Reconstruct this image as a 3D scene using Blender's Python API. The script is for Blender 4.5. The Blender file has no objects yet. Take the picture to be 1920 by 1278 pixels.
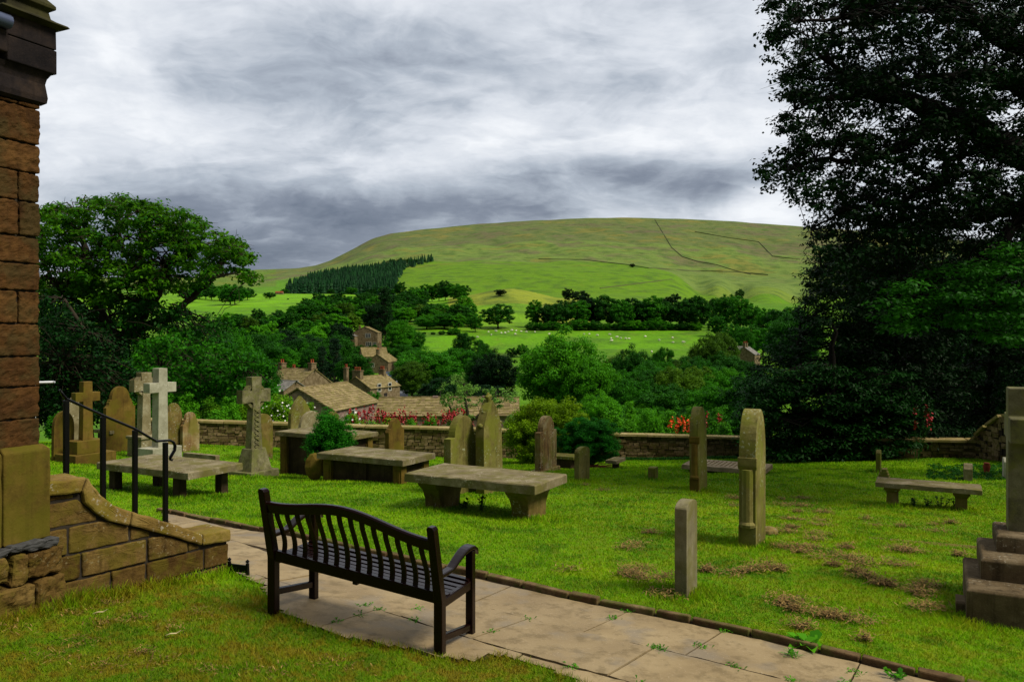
import bpy, math, random
import numpy as np
from mathutils import Vector, Matrix
R = math.radians
scene = bpy.context.scene
col = scene.collection
random.seed(7)

# ------------------------------------------------------------------ camera
cam_d = bpy.data.cameras.new("camera"); cam = bpy.data.objects.new("camera", cam_d); col.objects.link(cam)
cam_d.sensor_width = 36.0; cam_d.lens = 36.0 * 1500.0 / 1920.0
cam_d.shift_y = -9.0 / 1920.0
cam_d.clip_start = 0.05; cam_d.clip_end = 20000
cam.location = (0, 0, 0); cam.rotation_euler = (R(90), 0, 0)
scene.camera = cam
scene.render.resolution_x = 1024; scene.render.resolution_y = 681
scene.view_settings.view_transform = 'Standard'; scene.view_settings.look = 'None'
scene.view_settings.exposure = 0.22; scene.view_settings.gamma = 1.0
scene.cycles.max_bounces = 6; scene.cycles.diffuse_bounces = 3; scene.cycles.glossy_bounces = 2
scene.cycles.transmission_bounces = 2; scene.cycles.transparent_max_bounces = 4
scene.cycles.use_denoising = True

# ------------------------------------------------------------------ node helper
class NT:
    def __init__(s, tree): s.t = tree; s.n = tree.nodes; s.l = tree.links; s.n.clear()
    def new(s, typ, **kw):
        nd = s.n.new(typ)
        for k, v in kw.items():
            if k.startswith('i_'): nd.inputs[k[2:].replace('_', ' ')].default_value = v
            elif k == 'ins':
                for kk, vv in v.items(): s.put(nd.inputs[kk], vv)
            else: setattr(nd, k, v)
        return nd
    def put(s, sock, v):
        if isinstance(v, bpy.types.NodeSocket): s.l.new(v, sock)
        else: sock.default_value = v
    def math(s, op, a, b=0.0, c=None, clamp=False):
        nd = s.n.new('ShaderNodeMath'); nd.operation = op; nd.use_clamp = clamp
        s.put(nd.inputs[0], a); s.put(nd.inputs[1], b)
        if c is not None: s.put(nd.inputs[2], c)
        return nd.outputs[0]
    def vec(s, op, a, b=(0, 0, 0)):
        nd = s.n.new('ShaderNodeVectorMath'); nd.operation = op
        s.put(nd.inputs[0], a); s.put(nd.inputs[1], b)
        return nd.outputs['Value'] if op in ('LENGTH', 'DOT_PRODUCT', 'DISTANCE') else nd.outputs[0]
    def noise(s, vec, scale, detail=4.0, rough=0.55, dist=0.0, out='Fac'):
        nd = s.n.new('ShaderNodeTexNoise'); s.put(nd.inputs['Vector'], vec)
        nd.inputs['Scale'].default_value = scale; nd.inputs['Detail'].default_value = detail
        nd.inputs['Roughness'].default_value = rough; nd.inputs['Distortion'].default_value = dist
        return nd.outputs[out]
    def ramp(s, fac, stops, interp='LINEAR'):
        nd = s.n.new('ShaderNodeValToRGB'); cr = nd.color_ramp; cr.interpolation = interp
        while len(cr.elements) < len(stops): cr.elements.new(0.5)
        for e, (p, c) in zip(cr.elements, stops):
            e.position = p; e.color = (c, c, c, 1) if isinstance(c, (int, float)) else (*c, 1)
        s.put(nd.inputs[0], fac); return nd.outputs[0]
    def mix(s, fac, a, b, blend='MIX'):
        nd = s.n.new('ShaderNodeMix'); nd.data_type = 'RGBA'; nd.blend_type = blend
        s.put(nd.inputs[0], fac)
        s.put(nd.inputs[6], (*a, 1) if isinstance(a, tuple) and len(a) == 3 else a)
        s.put(nd.inputs[7], (*b, 1) if isinstance(b, tuple) and len(b) == 3 else b)
        return nd.outputs[2]
    def sstep(s, v, a, b):
        nd = s.n.new('ShaderNodeMapRange'); nd.interpolation_type = 'SMOOTHSTEP'
        s.put(nd.inputs[0], v); nd.inputs[1].default_value = a; nd.inputs[2].default_value = b
        return nd.outputs[0]

# ------------------------------------------------------------------ world: overcast sky over a Nishita base
SUN_EL, SUN_AZ = 50.0, 114.0     # azimuth clockwise from +Y (right and a little behind)
world = bpy.data.worlds.new("World"); scene.world = world; world.use_nodes = True
w = NT(world.node_tree)
tc = w.new('ShaderNodeTexCoord').outputs['Generated']
dirn = w.vec('NORMALIZE', tc)
sp = w.new('ShaderNodeSeparateXYZ', ins={0: dirn}).outputs
zc = w.math('ADD', w.math('MAXIMUM', sp[2], 0.0), 0.22)
px_, py_ = w.math('DIVIDE', sp[0], zc), w.math('DIVIDE', sp[1], zc)
pl = w.new('ShaderNodeCombineXYZ', ins={0: w.math('MULTIPLY', px_, 0.9), 1: w.math('MULTIPLY', py_, 1.15), 2: 3.7}).outputs[0]
wv = w.noise(pl, 2.2, 4, .6, out='Color')
warp = w.vec('MULTIPLY', w.vec('SUBTRACT', wv, (0.5, 0.5, 0.5)), (0.75, 0.75, 0.0))
plw = w.vec('ADD', pl, warp)
n1 = w.noise(plw, 1.15, 9.0, 0.56)
n2 = w.noise(plw, 3.8, 9.0, 0.62, 0.3)
n3 = w.noise(w.vec('MULTIPLY', dirn, (4.2, 4.2, 9)), 1.5, 9.0, 0.58, 0.5)
B = w.math('ADD', w.math('MULTIPLY', w.math('SUBTRACT', n1, 0.5), 1.2), 0.74)
B = w.math('ADD', B, w.math('MULTIPLY', w.math('SUBTRACT', n2, 0.5), 0.45))
B = w.math('ADD', B, w.math('MULTIPLY', w.math('SUBTRACT', n3, 0.5), 0.85))
def blob(u, v, su, sv, amp):
    """a bank of brighter or darker cloud around one bearing of the sky"""
    global B
    c = Vector(((u - 960) / 1500, 1.0, (630 - v) / 1500)).normalized()
    d = w.vec('MULTIPLY', w.vec('SUBTRACT', dirn, tuple(c)), (1500 / su, 1500 / su, 1500 / sv))
    d = w.vec('ADD', d, w.vec('MULTIPLY', w.vec('SUBTRACT', w.noise(dirn, 4.0, 5, out='Color'), (0.5, 0.5, 0.5)), (1.6, 1.6, 1.6)))
    g = w.math('EXPONENT', w.math('MULTIPLY', w.vec('DOT_PRODUCT', d, d), -1.0))
    B = w.math('ADD', B, w.math('MULTIPLY', g, amp))
for a in [(560, 285, 380, 55, .22), (1120, 235, 300, 50, .18), (1150, 325, 230, 42, -.62), (1330, 350, 120, 35, -.3), (560, 500, 460, 50, -.36), (1000, 385, 300, 22, -.15), (450, 450, 330, 90, -.42),
          (760, 395, 330, 45, -.22), (870, 90, 170, 60, -.22), (1500, 60, 260, 120, -.12), (330, 110, 330, 70, -.16),
          (1330, 190, 240, 120, .18), (150, 210, 150, 60, .25), (1400, 370, 120, 40, .2), (620, 60, 200, 60, -.05)]: blob(*a)
ccol = w.ramp(B, [(0.0, (.10, .125, .175)), (.28, (.21, .24, .30)), (.52, (.40, .445, .51)), (.76, (.64, .675, .73)), (1.0, (.84, .86, .89))])
# an overcast sky is brighter overhead than near the horizon
back = w.math('MULTIPLY_ADD', w.sstep(sp[1], -0.40, 0.20), 0.72, 0.28)     # sky behind the camera dimmed on purpose, so faces towards it stay darker
boost = w.math('ADD', 1.0, w.math('MULTIPLY', w.sstep(sp[2], 0.42, 0.95), 0.25))
grd = w.sstep(sp[2], -0.06, 0.0)
ccol = w.mix(grd, (.03, .05, .02), ccol)
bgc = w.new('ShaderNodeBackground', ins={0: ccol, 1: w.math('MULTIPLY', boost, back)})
sky = w.new('ShaderNodeTexSky', sky_type='NISHITA', sun_disc=False, sun_elevation=R(SUN_EL), sun_rotation=R(SUN_AZ), dust_density=2.0)
bgs = w.new('ShaderNodeBackground', ins={0: sky.outputs[0], 1: 0.08})
mixs = w.new('ShaderNodeMixShader', ins={0: 0.92, 1: bgs.outputs[0], 2: bgc.outputs[0]})
w.l.new(mixs.outputs[0], w.new('ShaderNodeOutputWorld').inputs[0])
world.cycles.sampling_method = 'MANUAL'; world.cycles.sample_map_resolution = 512

sun_d = bpy.data.lights.new("sun", 'SUN'); sun_d.energy = 4.0; sun_d.angle = R(22); sun_d.color = (1, .93, .78)
sun = bpy.data.objects.new("sun", sun_d); col.objects.link(sun)
sdir = Vector((math.sin(R(SUN_AZ)) * math.cos(R(SUN_EL)), math.cos(R(SUN_AZ)) * math.cos(R(SUN_EL)), math.sin(R(SUN_EL))))
sun.rotation_euler = sdir.to_track_quat('Z', 'Y').to_euler(); sun.location = sdir * 60

# ------------------------------------------------------------------ tagging and mesh helpers
def tag(o, label=None, cat=None, group=None, kind=None):
    if label: o['label'] = label
    if cat: o['category'] = cat
    if group: o['group'] = group
    if kind: o['kind'] = kind
    return o
def empty(name, loc=(0, 0, 0), rz=0.0, label=None, cat=None, group=None, scale=None):
    o = bpy.data.objects.new(name, None); col.objects.link(o); o.empty_display_size = 0.2
    o.location = loc; o.rotation_euler = (0, 0, rz)
    if scale: o.scale = scale
    return tag(o, label, cat, group)
def copy_tree(o, parent=None):
    c = o.copy(); col.objects.link(c); c.parent = parent
    for ch in [x for x in o.children]: copy_tree(ch, c)
    return c
class MB:
    def __init__(s): s.v = []; s.f = []; s.fn = None
    def add(s, vs, fs):
        b = len(s.v); s.v += [tuple(p) for p in vs]; s.f += [[i + b for i in f] for f in fs]; return s
    def box(s, c, sz, M=None, jit=0.0, rng=random):
        x, y, z = sz[0] / 2, sz[1] / 2, sz[2] / 2
        vs = [Vector((sx * x, sy * y, sz_ * z)) for sx in (-1, 1) for sy in (-1, 1) for sz_ in (-1, 1)]
        if jit: vs = [p + Vector((rng.uniform(-jit, jit), rng.uniform(-jit, jit), rng.uniform(-jit, jit))) for p in vs]
        if M is not None: vs = [M @ p for p in vs]
        vs = [p + Vector(c) for p in vs]
        return s.add(vs, [(0, 1, 3, 2), (4, 6, 7, 5), (0, 4, 5, 1), (2, 3, 7, 6), (0, 2, 6, 4), (1, 5, 7, 3)])
    def bb(s, a, b):    # box from min and max corners
        return s.box([(a[i] + b[i]) / 2 for i in range(3)], [b[i] - a[i] for i in range(3)])
    def frustum(s, c, w0, d0, w1, d1, h):   # tapered block standing on c
        vs = [(c[0] + sx * w / 2, c[1] + sy * d / 2, c[2] + z) for (w, d, z) in ((w0, d0, 0), (w1, d1, h)) for (sx, sy) in ((-1, -1), (1, -1), (1, 1), (-1, 1))]
        return s.add(vs, [(3, 2, 1, 0), (4, 5, 6, 7), (0, 1, 5, 4), (1, 2, 6, 5), (2, 3, 7, 6), (3, 0, 4, 7)])
    def rings(s, rings, cap=True):          # rings: list of equal-length closed loops
        n = len(rings[0]); b = len(s.v)
        for r in rings: s.v += [tuple(p) for p in r]
        for k in range(len(rings) - 1):
            for i in range(n):
                j = (i + 1) % n
                s.f.append([b + k * n + i, b + k * n + j, b + (k + 1) * n + j, b + (k + 1) * n + i])
        if cap:
            s.f.append([b + i for i in range(n)][::-1]); s.f.append([b + (len(rings) - 1) * n + i for i in range(n)])
        return s
    def tube(s, pts, rad, n=8, cap=True, squash=None):
        pts = [Vector(p) for p in pts]; rr = rad if isinstance(rad, (list, tuple)) else [rad] * len(pts)
        rings = []
        up = Vector((0, 0, 1))
        prev = None
        for i, p in enumerate(pts):
            t = (pts[min(i + 1, len(pts) - 1)] - pts[max(i - 1, 0)]).normalized()
            if prev is None:
                a = t.cross(up) if abs(t.z) < .95 else t.cross(Vector((1, 0, 0)))
            else: a = prev - t * prev.dot(t)
            a.normalize(); prev = a; bq = t.cross(a)
            q = squash or (1, 1)
            rings.append([p + (a * math.cos(2 * math.pi * k / n) * q[0] + bq * math.sin(2 * math.pi * k / n) * q[1]) * rr[i] for k in range(n)])
        return s.rings(rings, cap)
    def lathe(s, prof, c=(0, 0, 0), n=12):
        return s.rings([[(c[0] + r * math.cos(2 * math.pi * k / n), c[1] + r * math.sin(2 * math.pi * k / n), c[2] + z) for k in range(n)] for (r, z) in prof])
    def prism(s, poly, y0, y1):             # poly in (x,z), counter-clockwise seen from -Y; extruded along y
        n = len(poly); b = len(s.v)
        s.v += [(x, y0, z) for x, z in poly] + [(x, y1, z) for x, z in poly]
        s.f.append([b + i for i in range(n)]); s.f.append([b + n + i for i in range(n)][::-1])
        for i in range(n):
            j = (i + 1) % n; s.f.append([b + j, b + i, b + n + i, b + n + j])
        return s
    def xf(s, M):
        s.v = [tuple(M @ Vector(p)) for p in s.v]; return s
    def build(s, name, mat, parent=None, bevel=0.0, smooth=False, segs=2, loc=None, rz=None, sub=0, disp=None):
        me = bpy.data.meshes.new(name); me.from_pydata(s.v, [], s.f); me.update()
        o = bpy.data.objects.new(name, me); col.objects.link(o)
        for m in (mat if isinstance(mat, list) else [mat]): me.materials.append(m)
        if parent: o.parent = parent
        if loc: o.location = loc
        if rz is not None: o.rotation_euler = (0, 0, rz)
        if bevel:
            m = o.modifiers.new("bevel", 'BEVEL'); m.width = bevel; m.segments = segs; m.limit_method = 'ANGLE'; m.angle_limit = R(35)
        if disp:                             # (texture size, strength): worn, uneven stone
            sm = o.modifiers.new("dense", 'SUBSURF'); sm.subdivision_type = 'SIMPLE'; sm.levels = sm.render_levels = sub or 3
            tx = bpy.data.textures.new("worn", 'CLOUDS'); tx.noise_scale = disp[0]; tx.noise_depth = 3
            dm = o.modifiers.new("worn", 'DISPLACE'); dm.texture = tx; dm.strength = disp[1]; dm.texture_coords = 'GLOBAL'; dm.mid_level = .5
        if smooth: me.polygons.foreach_set('use_smooth', [True] * len(me.polygons))
        return o
def np_mesh(name, verts, nper, mat, parent=None, cols=None, smooth=False):
    """mesh of separate faces, nper vertices each"""
    verts = np.ascontiguousarray(verts, dtype=np.float32).reshape(-1, 3); nv = len(verts); nf = nv // nper
    me = bpy.data.meshes.new(name)
    me.vertices.add(nv); me.vertices.foreach_set('co', verts.ravel())
    me.loops.add(nv); me.loops.foreach_set('vertex_index', np.arange(nv, dtype=np.int32))
    me.polygons.add(nf); me.polygons.foreach_set('loop_start', np.arange(nf, dtype=np.int32) * nper)
    try: me.polygons.foreach_set('loop_total', np.full(nf, nper, dtype=np.int32))
    except Exception: pass
    if cols is not None:
        at = me.attributes.new('tint', 'FLOAT', 'FACE'); at.data.foreach_set('value', np.ascontiguousarray(cols, dtype=np.float32))
    me.update(calc_edges=True); me.materials.append(mat)
    o = bpy.data.objects.new(name, me); col.objects.link(o)
    if parent: o.parent = parent
    return o

# ------------------------------------------------------------------ materials
def newmat(name):
    m = bpy.data.materials.new(name); m.use_nodes = True; return m, NT(m.node_tree)
def finish(m, t, color, rough=.8, bump=None, spec=.3, bstr=.5, bdist=.02, metal=0.0):
    p = t.new('ShaderNodeBsdfPrincipled'); t.put(p.inputs['Base Color'], color if not (isinstance(color, tuple) and len(color) == 3) else (*color, 1))
    t.put(p.inputs['Roughness'], rough); p.inputs['Specular IOR Level'].default_value = spec; p.inputs['Metallic'].default_value = metal
    if bump is not None:
        b = t.new('ShaderNodeBump'); b.inputs['Strength'].default_value = bstr; b.inputs['Distance'].default_value = bdist
        t.put(b.inputs['Height'], bump); t.l.new(b.outputs[0], p.inputs['Normal'])
    t.l.new(p.outputs[0], t.new('ShaderNodeOutputMaterial').inputs[0]); return m
def stone(name, dark, mid, light, green=None, lichen=None, sc=1.0, bstr=.6, rough=.85, streak=0.0, island=0.0):
    m, t = newmat(name)
    oc = t.new('ShaderNodeTexCoord').outputs['Object']
    rnd = t.new('ShaderNodeObjectInfo').outputs['Random']
    off = t.vec('ADD', oc, t.new('ShaderNodeCombineXYZ', ins={0: t.math('MULTIPLY', rnd, 37.0), 1: t.math('MULTIPLY', rnd, 11.0), 2: 0.0}).outputs[0])
    a = t.noise(off, 1.7 * sc, 6, .62); b = t.noise(off, 9 * sc, 6, .65); c = t.noise(off, 55 * sc, 4, .7)
    base = t.ramp(a, [(.30, dark), (.5, mid), (.70, light)])
    if island:
        ri = t.new('ShaderNodeNewGeometry').outputs['Random Per Island']
        base = t.mix(island, base, t.ramp(ri, [(0, dark), (.35, mid), (.8, light), (1, tuple(x * 1.15 for x in light))]))
    base = t.mix(t.math('MULTIPLY', t.sstep(b, .45, .7), .55), base, dark)
    base = t.mix(t.math('MULTIPLY', t.sstep(c, .52, .72), .35), base, light)
    if streak:
        sv = t.vec('MULTIPLY', off, (14, 14, .9)); s_ = t.noise(sv, 1.0, 5, .6)
        base = t.mix(t.math('MULTIPLY', t.sstep(s_, .50, .72), streak), base, tuple(x * .22 for x in dark))
    if green:
        g = t.noise(off, 2.6 * sc, 5, .6); base = t.mix(t.math('MULTIPLY', t.sstep(g, .44, .62), .75), base, green)
    if lichen:
        l = t.noise(off, 24 * sc, 4, .6); l2 = t.noise(off, 2.2 * sc, 2, .5)
        base = t.mix(t.math('MULTIPLY', t.math('MULTIPLY', t.sstep(l, .58, .64), t.sstep(l2, .48, .62)), .75), base, lichen)
    h = t.math('ADD', t.math('MULTIPLY', b, .7), t.math('MULTIPLY', c, .35))
    return finish(m, t, base, rough, h, .08, bstr, .015)
def plain(name, colr, rough=.6, spec=.15, var=.25, sc=12.0, metal=0.0, bstr=.25):
    m, t = newmat(name); oc = t.new('ShaderNodeTexCoord').outputs['Object']
    n = t.noise(oc, sc, 5, .6)
    c = t.mix(n, tuple(x * (1 - var) for x in colr), tuple(min(1, x * (1 + var)) for x in colr))
    return finish(m, t, c, rough, n, spec, bstr, .004, metal)
def leafmat(name, dark, light, trans=.3, yellow=None, rough=.55, big=.25):
    """dark-to-light spread from leaf to leaf and from tree to tree"""
    m, t = newmat(name)
    at = t.new('ShaderNodeAttribute', attribute_name='tint').outputs['Fac']
    rnd = t.new('ShaderNodeObjectInfo').outputs['Random']
    oc = t.new('ShaderNodeTexCoord').outputs['Object']
    f = t.math('ADD', t.math('MULTIPLY', at, .75), t.math('MULTIPLY', t.math('SUBTRACT', rnd, .5), .5), clamp=True)
    f = t.math('ADD', f, t.math('MULTIPLY', t.math('SUBTRACT', t.noise(oc, big, 3), .5), .6), clamp=True)
    c = t.mix(f, dark, light)
    if yellow: c = t.mix(t.math('MULTIPLY', t.sstep(t.noise(oc, 1.1, 4), .55, .75), .6), c, yellow)
    p = t.new('ShaderNodeBsdfPrincipled'); t.put(p.inputs['Base Color'], c); p.inputs['Roughness'].default_value = rough; p.inputs['Specular IOR Level'].default_value = .06
    tr = t.new('ShaderNodeBsdfTranslucent'); t.put(tr.inputs[0], t.mix(.35, c, light))
    mx = t.new('ShaderNodeMixShader', ins={0: trans, 1: p.outputs[0], 2: tr.outputs[0]})
    t.l.new(mx.outputs[0], t.new('ShaderNodeOutputMaterial').inputs[0]); return m

M = {}
M['sand'] = stone('sandstone', (.065, .045, .012), (.14, .10, .028), (.21, .16, .055), green=(.10, .10, .010), lichen=(.30, .30, .22), streak=.5)
M['mossy'] = stone('mossy_sandstone', (.07, .058, .014), (.14, .12, .034), (.21, .185, .062), green=(.13, .14, .016), lichen=(.30, .31, .20), streak=.45)
M['slab'] = stone('ledger_stone', (.085, .068, .03), (.165, .135, .075), (.27, .23, .145), green=(.11, .10, .022), lichen=(.42, .38, .29), streak=.0, sc=1.3)
M['brown'] = stone('brown_stone', (.06, .036, .008), (.12, .076, .014), (.17, .115, .025), green=(.10, .082, .008), streak=.35)
M['tanslab'] = stone('tan_ledger', (.15, .11, .055), (.27, .205, .12), (.38, .30, .19), sc=1.2)
M['grey'] = stone('grey_granite', (.19, .18, .12), (.30, .29, .21), (.39, .38, .29), lichen=(.5, .48, .40), sc=1.6, bstr=.25)
M['mottled'] = stone('lichened_stone', (.10, .08, .035), (.19, .16, .085), (.29, .26, .17), lichen=(.50, .48, .38), sc=1.2)
M['streaky'] = stone('streaked_stone', (.12, .055, .02), (.22, .15, .06), (.34, .30, .18), green=(.14, .13, .02), lichen=(.48, .46, .36), streak=.95)
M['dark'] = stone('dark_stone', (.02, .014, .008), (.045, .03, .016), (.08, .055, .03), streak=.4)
M['plinth'] = stone('plinth_stone', (.042, .028, .014), (.098, .070, .036), (.17, .13, .078), lichen=(.30, .27, .20), streak=.55, sc=1.1)
M['church'] = stone('church_stone', (.020, .009, .003), (.066, .029, .008), (.12, .060, .017), green=(.045, .032, .010), streak=.4, sc=1.3, bstr=1.0)
M['churchdark'] = stone('sooty_stone', (.006, .005, .006), (.016, .012, .012), (.04, .026, .018), streak=.3, sc=1.3)
M['ashlar'] = stone('ashlar', (.050, .034, .006), (.095, .067, .010), (.145, .105, .020), green=(.080, .072, .006), streak=.5, sc=1.0)
M['parapet'] = stone('parapet_stone', (.035, .017, .004), (.10, .058, .014), (.165, .108, .032), green=(.09, .07, .008), lichen=(.22, .18, .09), streak=.4, sc=2.0, bstr=1.0, island=.5)
M['coping'] = stone('coping_stone', (.09, .055, .012), (.17, .11, .028), (.25, .175, .06), green=(.14, .11, .012), lichen=(.34, .31, .24), sc=1.3, bstr=.9)
M['mortar'] = plain('mortar', (.03, .024, .018), .95, .1)
M['rubble'] = stone('rubble', (.035, .022, .008), (.11, .075, .032), (.25, .18, .095), green=(.07, .065, .01), sc=4.0, bstr=.8, island=.75)
M['wallcope'] = stone('wall_coping', (.15, .11, .04), (.26, .20, .085), (.37, .29, .14), green=(.17, .15, .035), island=.5, sc=1.5)
M['lead'] = plain('lead', (.10, .12, .20), .35, .6, .4, 3, .6)
M['iron'] = plain('black_iron', (.003, .003, .003), .32, .12, .2, 30)
M['bar'] = plain('grey_bar', (.45, .47, .5), .4, .5, .1)
M['rust'] = plain('rust', (.16, .045, .012), .8)
# ------------------------------------------------------------------ terrain
def P(u, v, d): return Vector(((u - 960) / 1500 * d, d, -(v - 630) / 1500 * d))
_g = [(-1.86, 6.24, -2.14), (-.513, 5.7, -2.30), (-1.66, 6.74, -2.21), (-.31, 6.1, -2.36), (-3.5, 6.1, -1.99), (-2.57, 7.2, -2.14), (0, 5.3, -2.29), (-2.9, 4.8, -2.07),
      (3.94, 6.9, -2.45), (1.62, 7.4, -2.38), (2.97, 9.8, -2.54), (7.0, 13.5, -2.9), (-.4, 12, -2.62), (.3, 11.3, -2.6), (-5.3, 13.2, -2.70), (-5.9, 18, -3.16),
      (-10.6, 30, -4.1), (6, 30, -4.6), (.8, 25, -4.0), (11.9, 20, -3.33), (3.5, 15.5, -2.95), (5.1, 19.5, -3.35), (-10.1, 19, -3.01), (3.1, 5.9, -2.5), (-2.1, 15.2, -2.76),
      (8, 9, -2.6), (-8, 10, -2.3), (7.35, 13.3, -2.95), (6.6, 13.9, -2.98), (-5.0, 12.3, -2.62)]
_w = np.array([3] * 4 + [1.5, 2, 2, 1.5] + [1] * (len(_g) - 8), float)
_A = np.array([[1, x, y, x * x, x * y, y * y] for x, y, z in _g]); _z = np.array([g[2] for g in _g])
_c = np.linalg.lstsq(_A * _w[:, None], _z * _w, rcond=None)[0]
_res = _A @ _c - _z
print('ground fit residual max', float(np.abs(_res).max()))
def _quad(x, y):
    x = np.clip(x, -13, 13); y = np.clip(y, 4.2, 31)
    return _c[0] + _c[1] * x + _c[2] * y + _c[3] * x * x + _c[4] * x * y + _c[5] * y * y
_gx = np.array([g[0] for g in _g]); _gy = np.array([g[1] for g in _g])
def Gn(x, y):
    """churchyard surface (arrays): quadratic fit plus a smooth local correction"""
    x = np.asarray(x, float); y = np.asarray(y, float)
    num = 0; den = 0.05
    for gx, gy, r in zip(_gx, _gy, _res):
        s2 = (0.9 + 0.10 * gy) ** 2
        k = np.exp(-((x - gx) ** 2 + (y - gy) ** 2) / s2); num = num + k * r; den = den + k
    return _quad(x, y) - num / den + 0.012 * np.sin(x * 1.7 + .5 * y) * np.sin(y * 1.3 + 1) * np.clip((y - 7) / 4, 0, 1)
_prof_d = np.array([28, 34, 45, 60, 90, 130, 180, 250, 350, 420, 650, 1200, 2000, 3000], float)
_prof_u = np.array([150, 480, 700, 960, 1250, 1500, 1900], float)
_prof_v = np.array([  # rows: distance, columns: bearing; the value is the slope to that point times 1500, plus 630
 [850, 850, 855, 860, 862, 862, 862], [855, 855, 860, 862, 862, 862, 862], [845] * 7, [838] * 7, [800] * 7, [762] * 7, [722] * 7,
 [690, 690, 692, 690, 690, 690, 690], [652, 652, 656, 655, 652, 655, 655], [612, 612, 620, 625, 623, 625, 625], [575, 572, 572, 562, 578, 580, 580],
 [548, 549, 552, 552, 556, 570, 575], [532, 531, 497, 487, 500, 516, 520], [519, 505, 447, 414, 409, 424, 458]], float)
_prof_v[-2] = [532, 531, 500, 487, 500, 516, 520]
_sky_u = np.array([0, 370, 480, 560, 590, 620, 660, 700, 730, 800, 900, 1000, 1100, 1200, 1300, 1400, 1500, 1700, 1920], float)
_sky_v = np.array([522, 519, 506, 502, 498, 488, 468, 447, 438, 429, 420, 413, 409, 408, 411, 417, 424, 440, 462], float)
_mid_v = np.array([540, 535, 531, 518, 512, 507, 502, 499, 497, 489, 487, 487, 488, 493, 505, 512, 516, 520, 524], float)
def Vn(x, y):
    x = np.asarray(x, float); y = np.maximum(np.asarray(y, float), 20.0)
    u = np.clip(x / y * 1500 + 960, 0, 1920)
    rows = [np.interp(u, _prof_u, r) for r in _prof_v[:-2]] + [np.interp(u, _sky_u, _mid_v), np.interp(u, _sky_u, _sky_v)]
    rows = np.stack([(630 - r) / 1500 * d for r, d in zip(rows, _prof_d)])          # heights
    ly = np.log(np.clip(y, 28, 3000)); ld = np.log(_prof_d)
    k = np.clip(np.searchsorted(ld, ly, side='right') - 1, 0, len(ld) - 2)
    t = (np.clip(y, 28, 3000) - _prof_d[k]) / (_prof_d[k + 1] - _prof_d[k])
    idx = np.indices(k.shape)
    lo = np.take_along_axis(rows, k[None], 0)[0]; hi = np.take_along_axis(rows, (k + 1)[None], 0)[0]
    z = lo + (hi - lo) * t
    # the knoll and its hollow, and little cloughs cut in the hill foot
    def hump(ux, yy, sx, sy, a): return a * np.exp(-((x - (ux - 960) / 1500 * yy) / sx) ** 2 - ((y - yy) / sy) ** 2)
    z = z + hump(965, 650, 38, 110, 8.0) + hump(900, 660, 34, 90, 2.0) + hump(1050, 1500, 170, 260, 10) + hump(1240, 1560, 130, 200, 8)
    for (u0, y0, u1, y1, dep, wd) in ((1330, 1150, 1300, 1750, 18, 16), (1392, 1150, 1378, 1700, 15, 13), (1345, 1250, 1390, 1600, 9, 9), (1480, 1150, 1500, 1700, 12, 12)):
        tt = np.clip((y - y0) / (y1 - y0), 0, 1); cx = ((u0 + (u1 - u0) * tt) - 960) / 1500 * y
        m = np.clip((y - y0) / 120, 0, 1) * np.clip((y1 - y) / 150, 0, 1)
        z = z - 1.1 * dep * m * np.exp(-((x - cx) / (wd * 1.9)) ** 2)
    far = np.clip((y - 900) / 1500, 0, 1)
    z = z + far * (3.2 * np.sin(x / 73 + y / 190) + 2.2 * np.sin(x / 31 - y / 117 + 1.0) + 1.6 * np.sin(x / 17 + y / 51)) * (1 - np.clip((y - 2600) / 300, 0, 1) * .8)
    z = np.where(y > 3000, z - (y - 3000) * .10, z)
    return z
def Zn(x, y):
    x = np.asarray(x, float); y = np.asarray(y, float)
    t = np.clip((y - 31.2) / 5.0, 0, 1); t = t * t * (3 - 2 * t)
    return Gn(x, np.minimum(y, 31.5)) * (1 - t) + Vn(x, y) * t
def G(x, y): return float(Zn(np.array([x]), np.array([y]))[0])
def hit(u, v, d0=3.0, d1=3050.0):
    """where the ray through a pixel of the photograph meets the terrain"""
    d = np.geomspace(d0, d1, 6000); x = (u - 960) / 1500 * d; rz = -(v - 630) / 1500 * d
    below = rz <= Zn(x, d)
    if not below.any(): k = len(d) - 1
    else: k = int(np.argmax(below))
    dd = d[k]; return Vector(((u - 960) / 1500 * dd, dd, G((u - 960) / 1500 * dd, dd)))
def gp(u, v): return hit(u, v, 3.0, 60.0)
def inpoly(px, py, poly):
    c = np.zeros(px.shape, bool); n = len(poly); j = n - 1
    for i in range(n):
        xi, yi = poly[i][0], poly[i][1]; xj, yj = poly[j][0], poly[j][1]
        c ^= ((yi > py) != (yj > py)) & (px < (xj - xi) * (py - yi) / (yj - yi + 1e-12) + xi); j = i
    return c

def grid_mesh(name, X, Y, Z, mat, attr=None):
    ny, nx = X.shape; nv = nx * ny
    co = np.stack([X, Y, Z], -1).reshape(-1, 3).astype(np.float32)
    i = np.arange(nv).reshape(ny, nx)
    q = np.stack([i[:-1, :-1], i[:-1, 1:], i[1:, 1:], i[1:, :-1]], -1).reshape(-1, 4).astype(np.int32)
    me = bpy.data.meshes.new(name); me.vertices.add(nv); me.vertices.foreach_set('co', co.ravel())
    me.loops.add(q.size); me.loops.foreach_set('vertex_index', q.ravel())
    me.polygons.add(len(q)); me.polygons.foreach_set('loop_start', np.arange(len(q), dtype=np.int32) * 4)
    try: me.polygons.foreach_set('loop_total', np.full(len(q), 4, dtype=np.int32))
    except Exception: pass
    me.update(calc_edges=True); me.polygons.foreach_set('use_smooth', np.ones(len(q), bool)); me.materials.append(mat)
    if attr is not None:
        a = me.color_attributes.new('field', 'FLOAT_COLOR', 'POINT'); a.data.foreach_set('color', attr.astype(np.float32).ravel())
    o = bpy.data.objects.new(name, me); col.objects.link(o); return o

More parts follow.
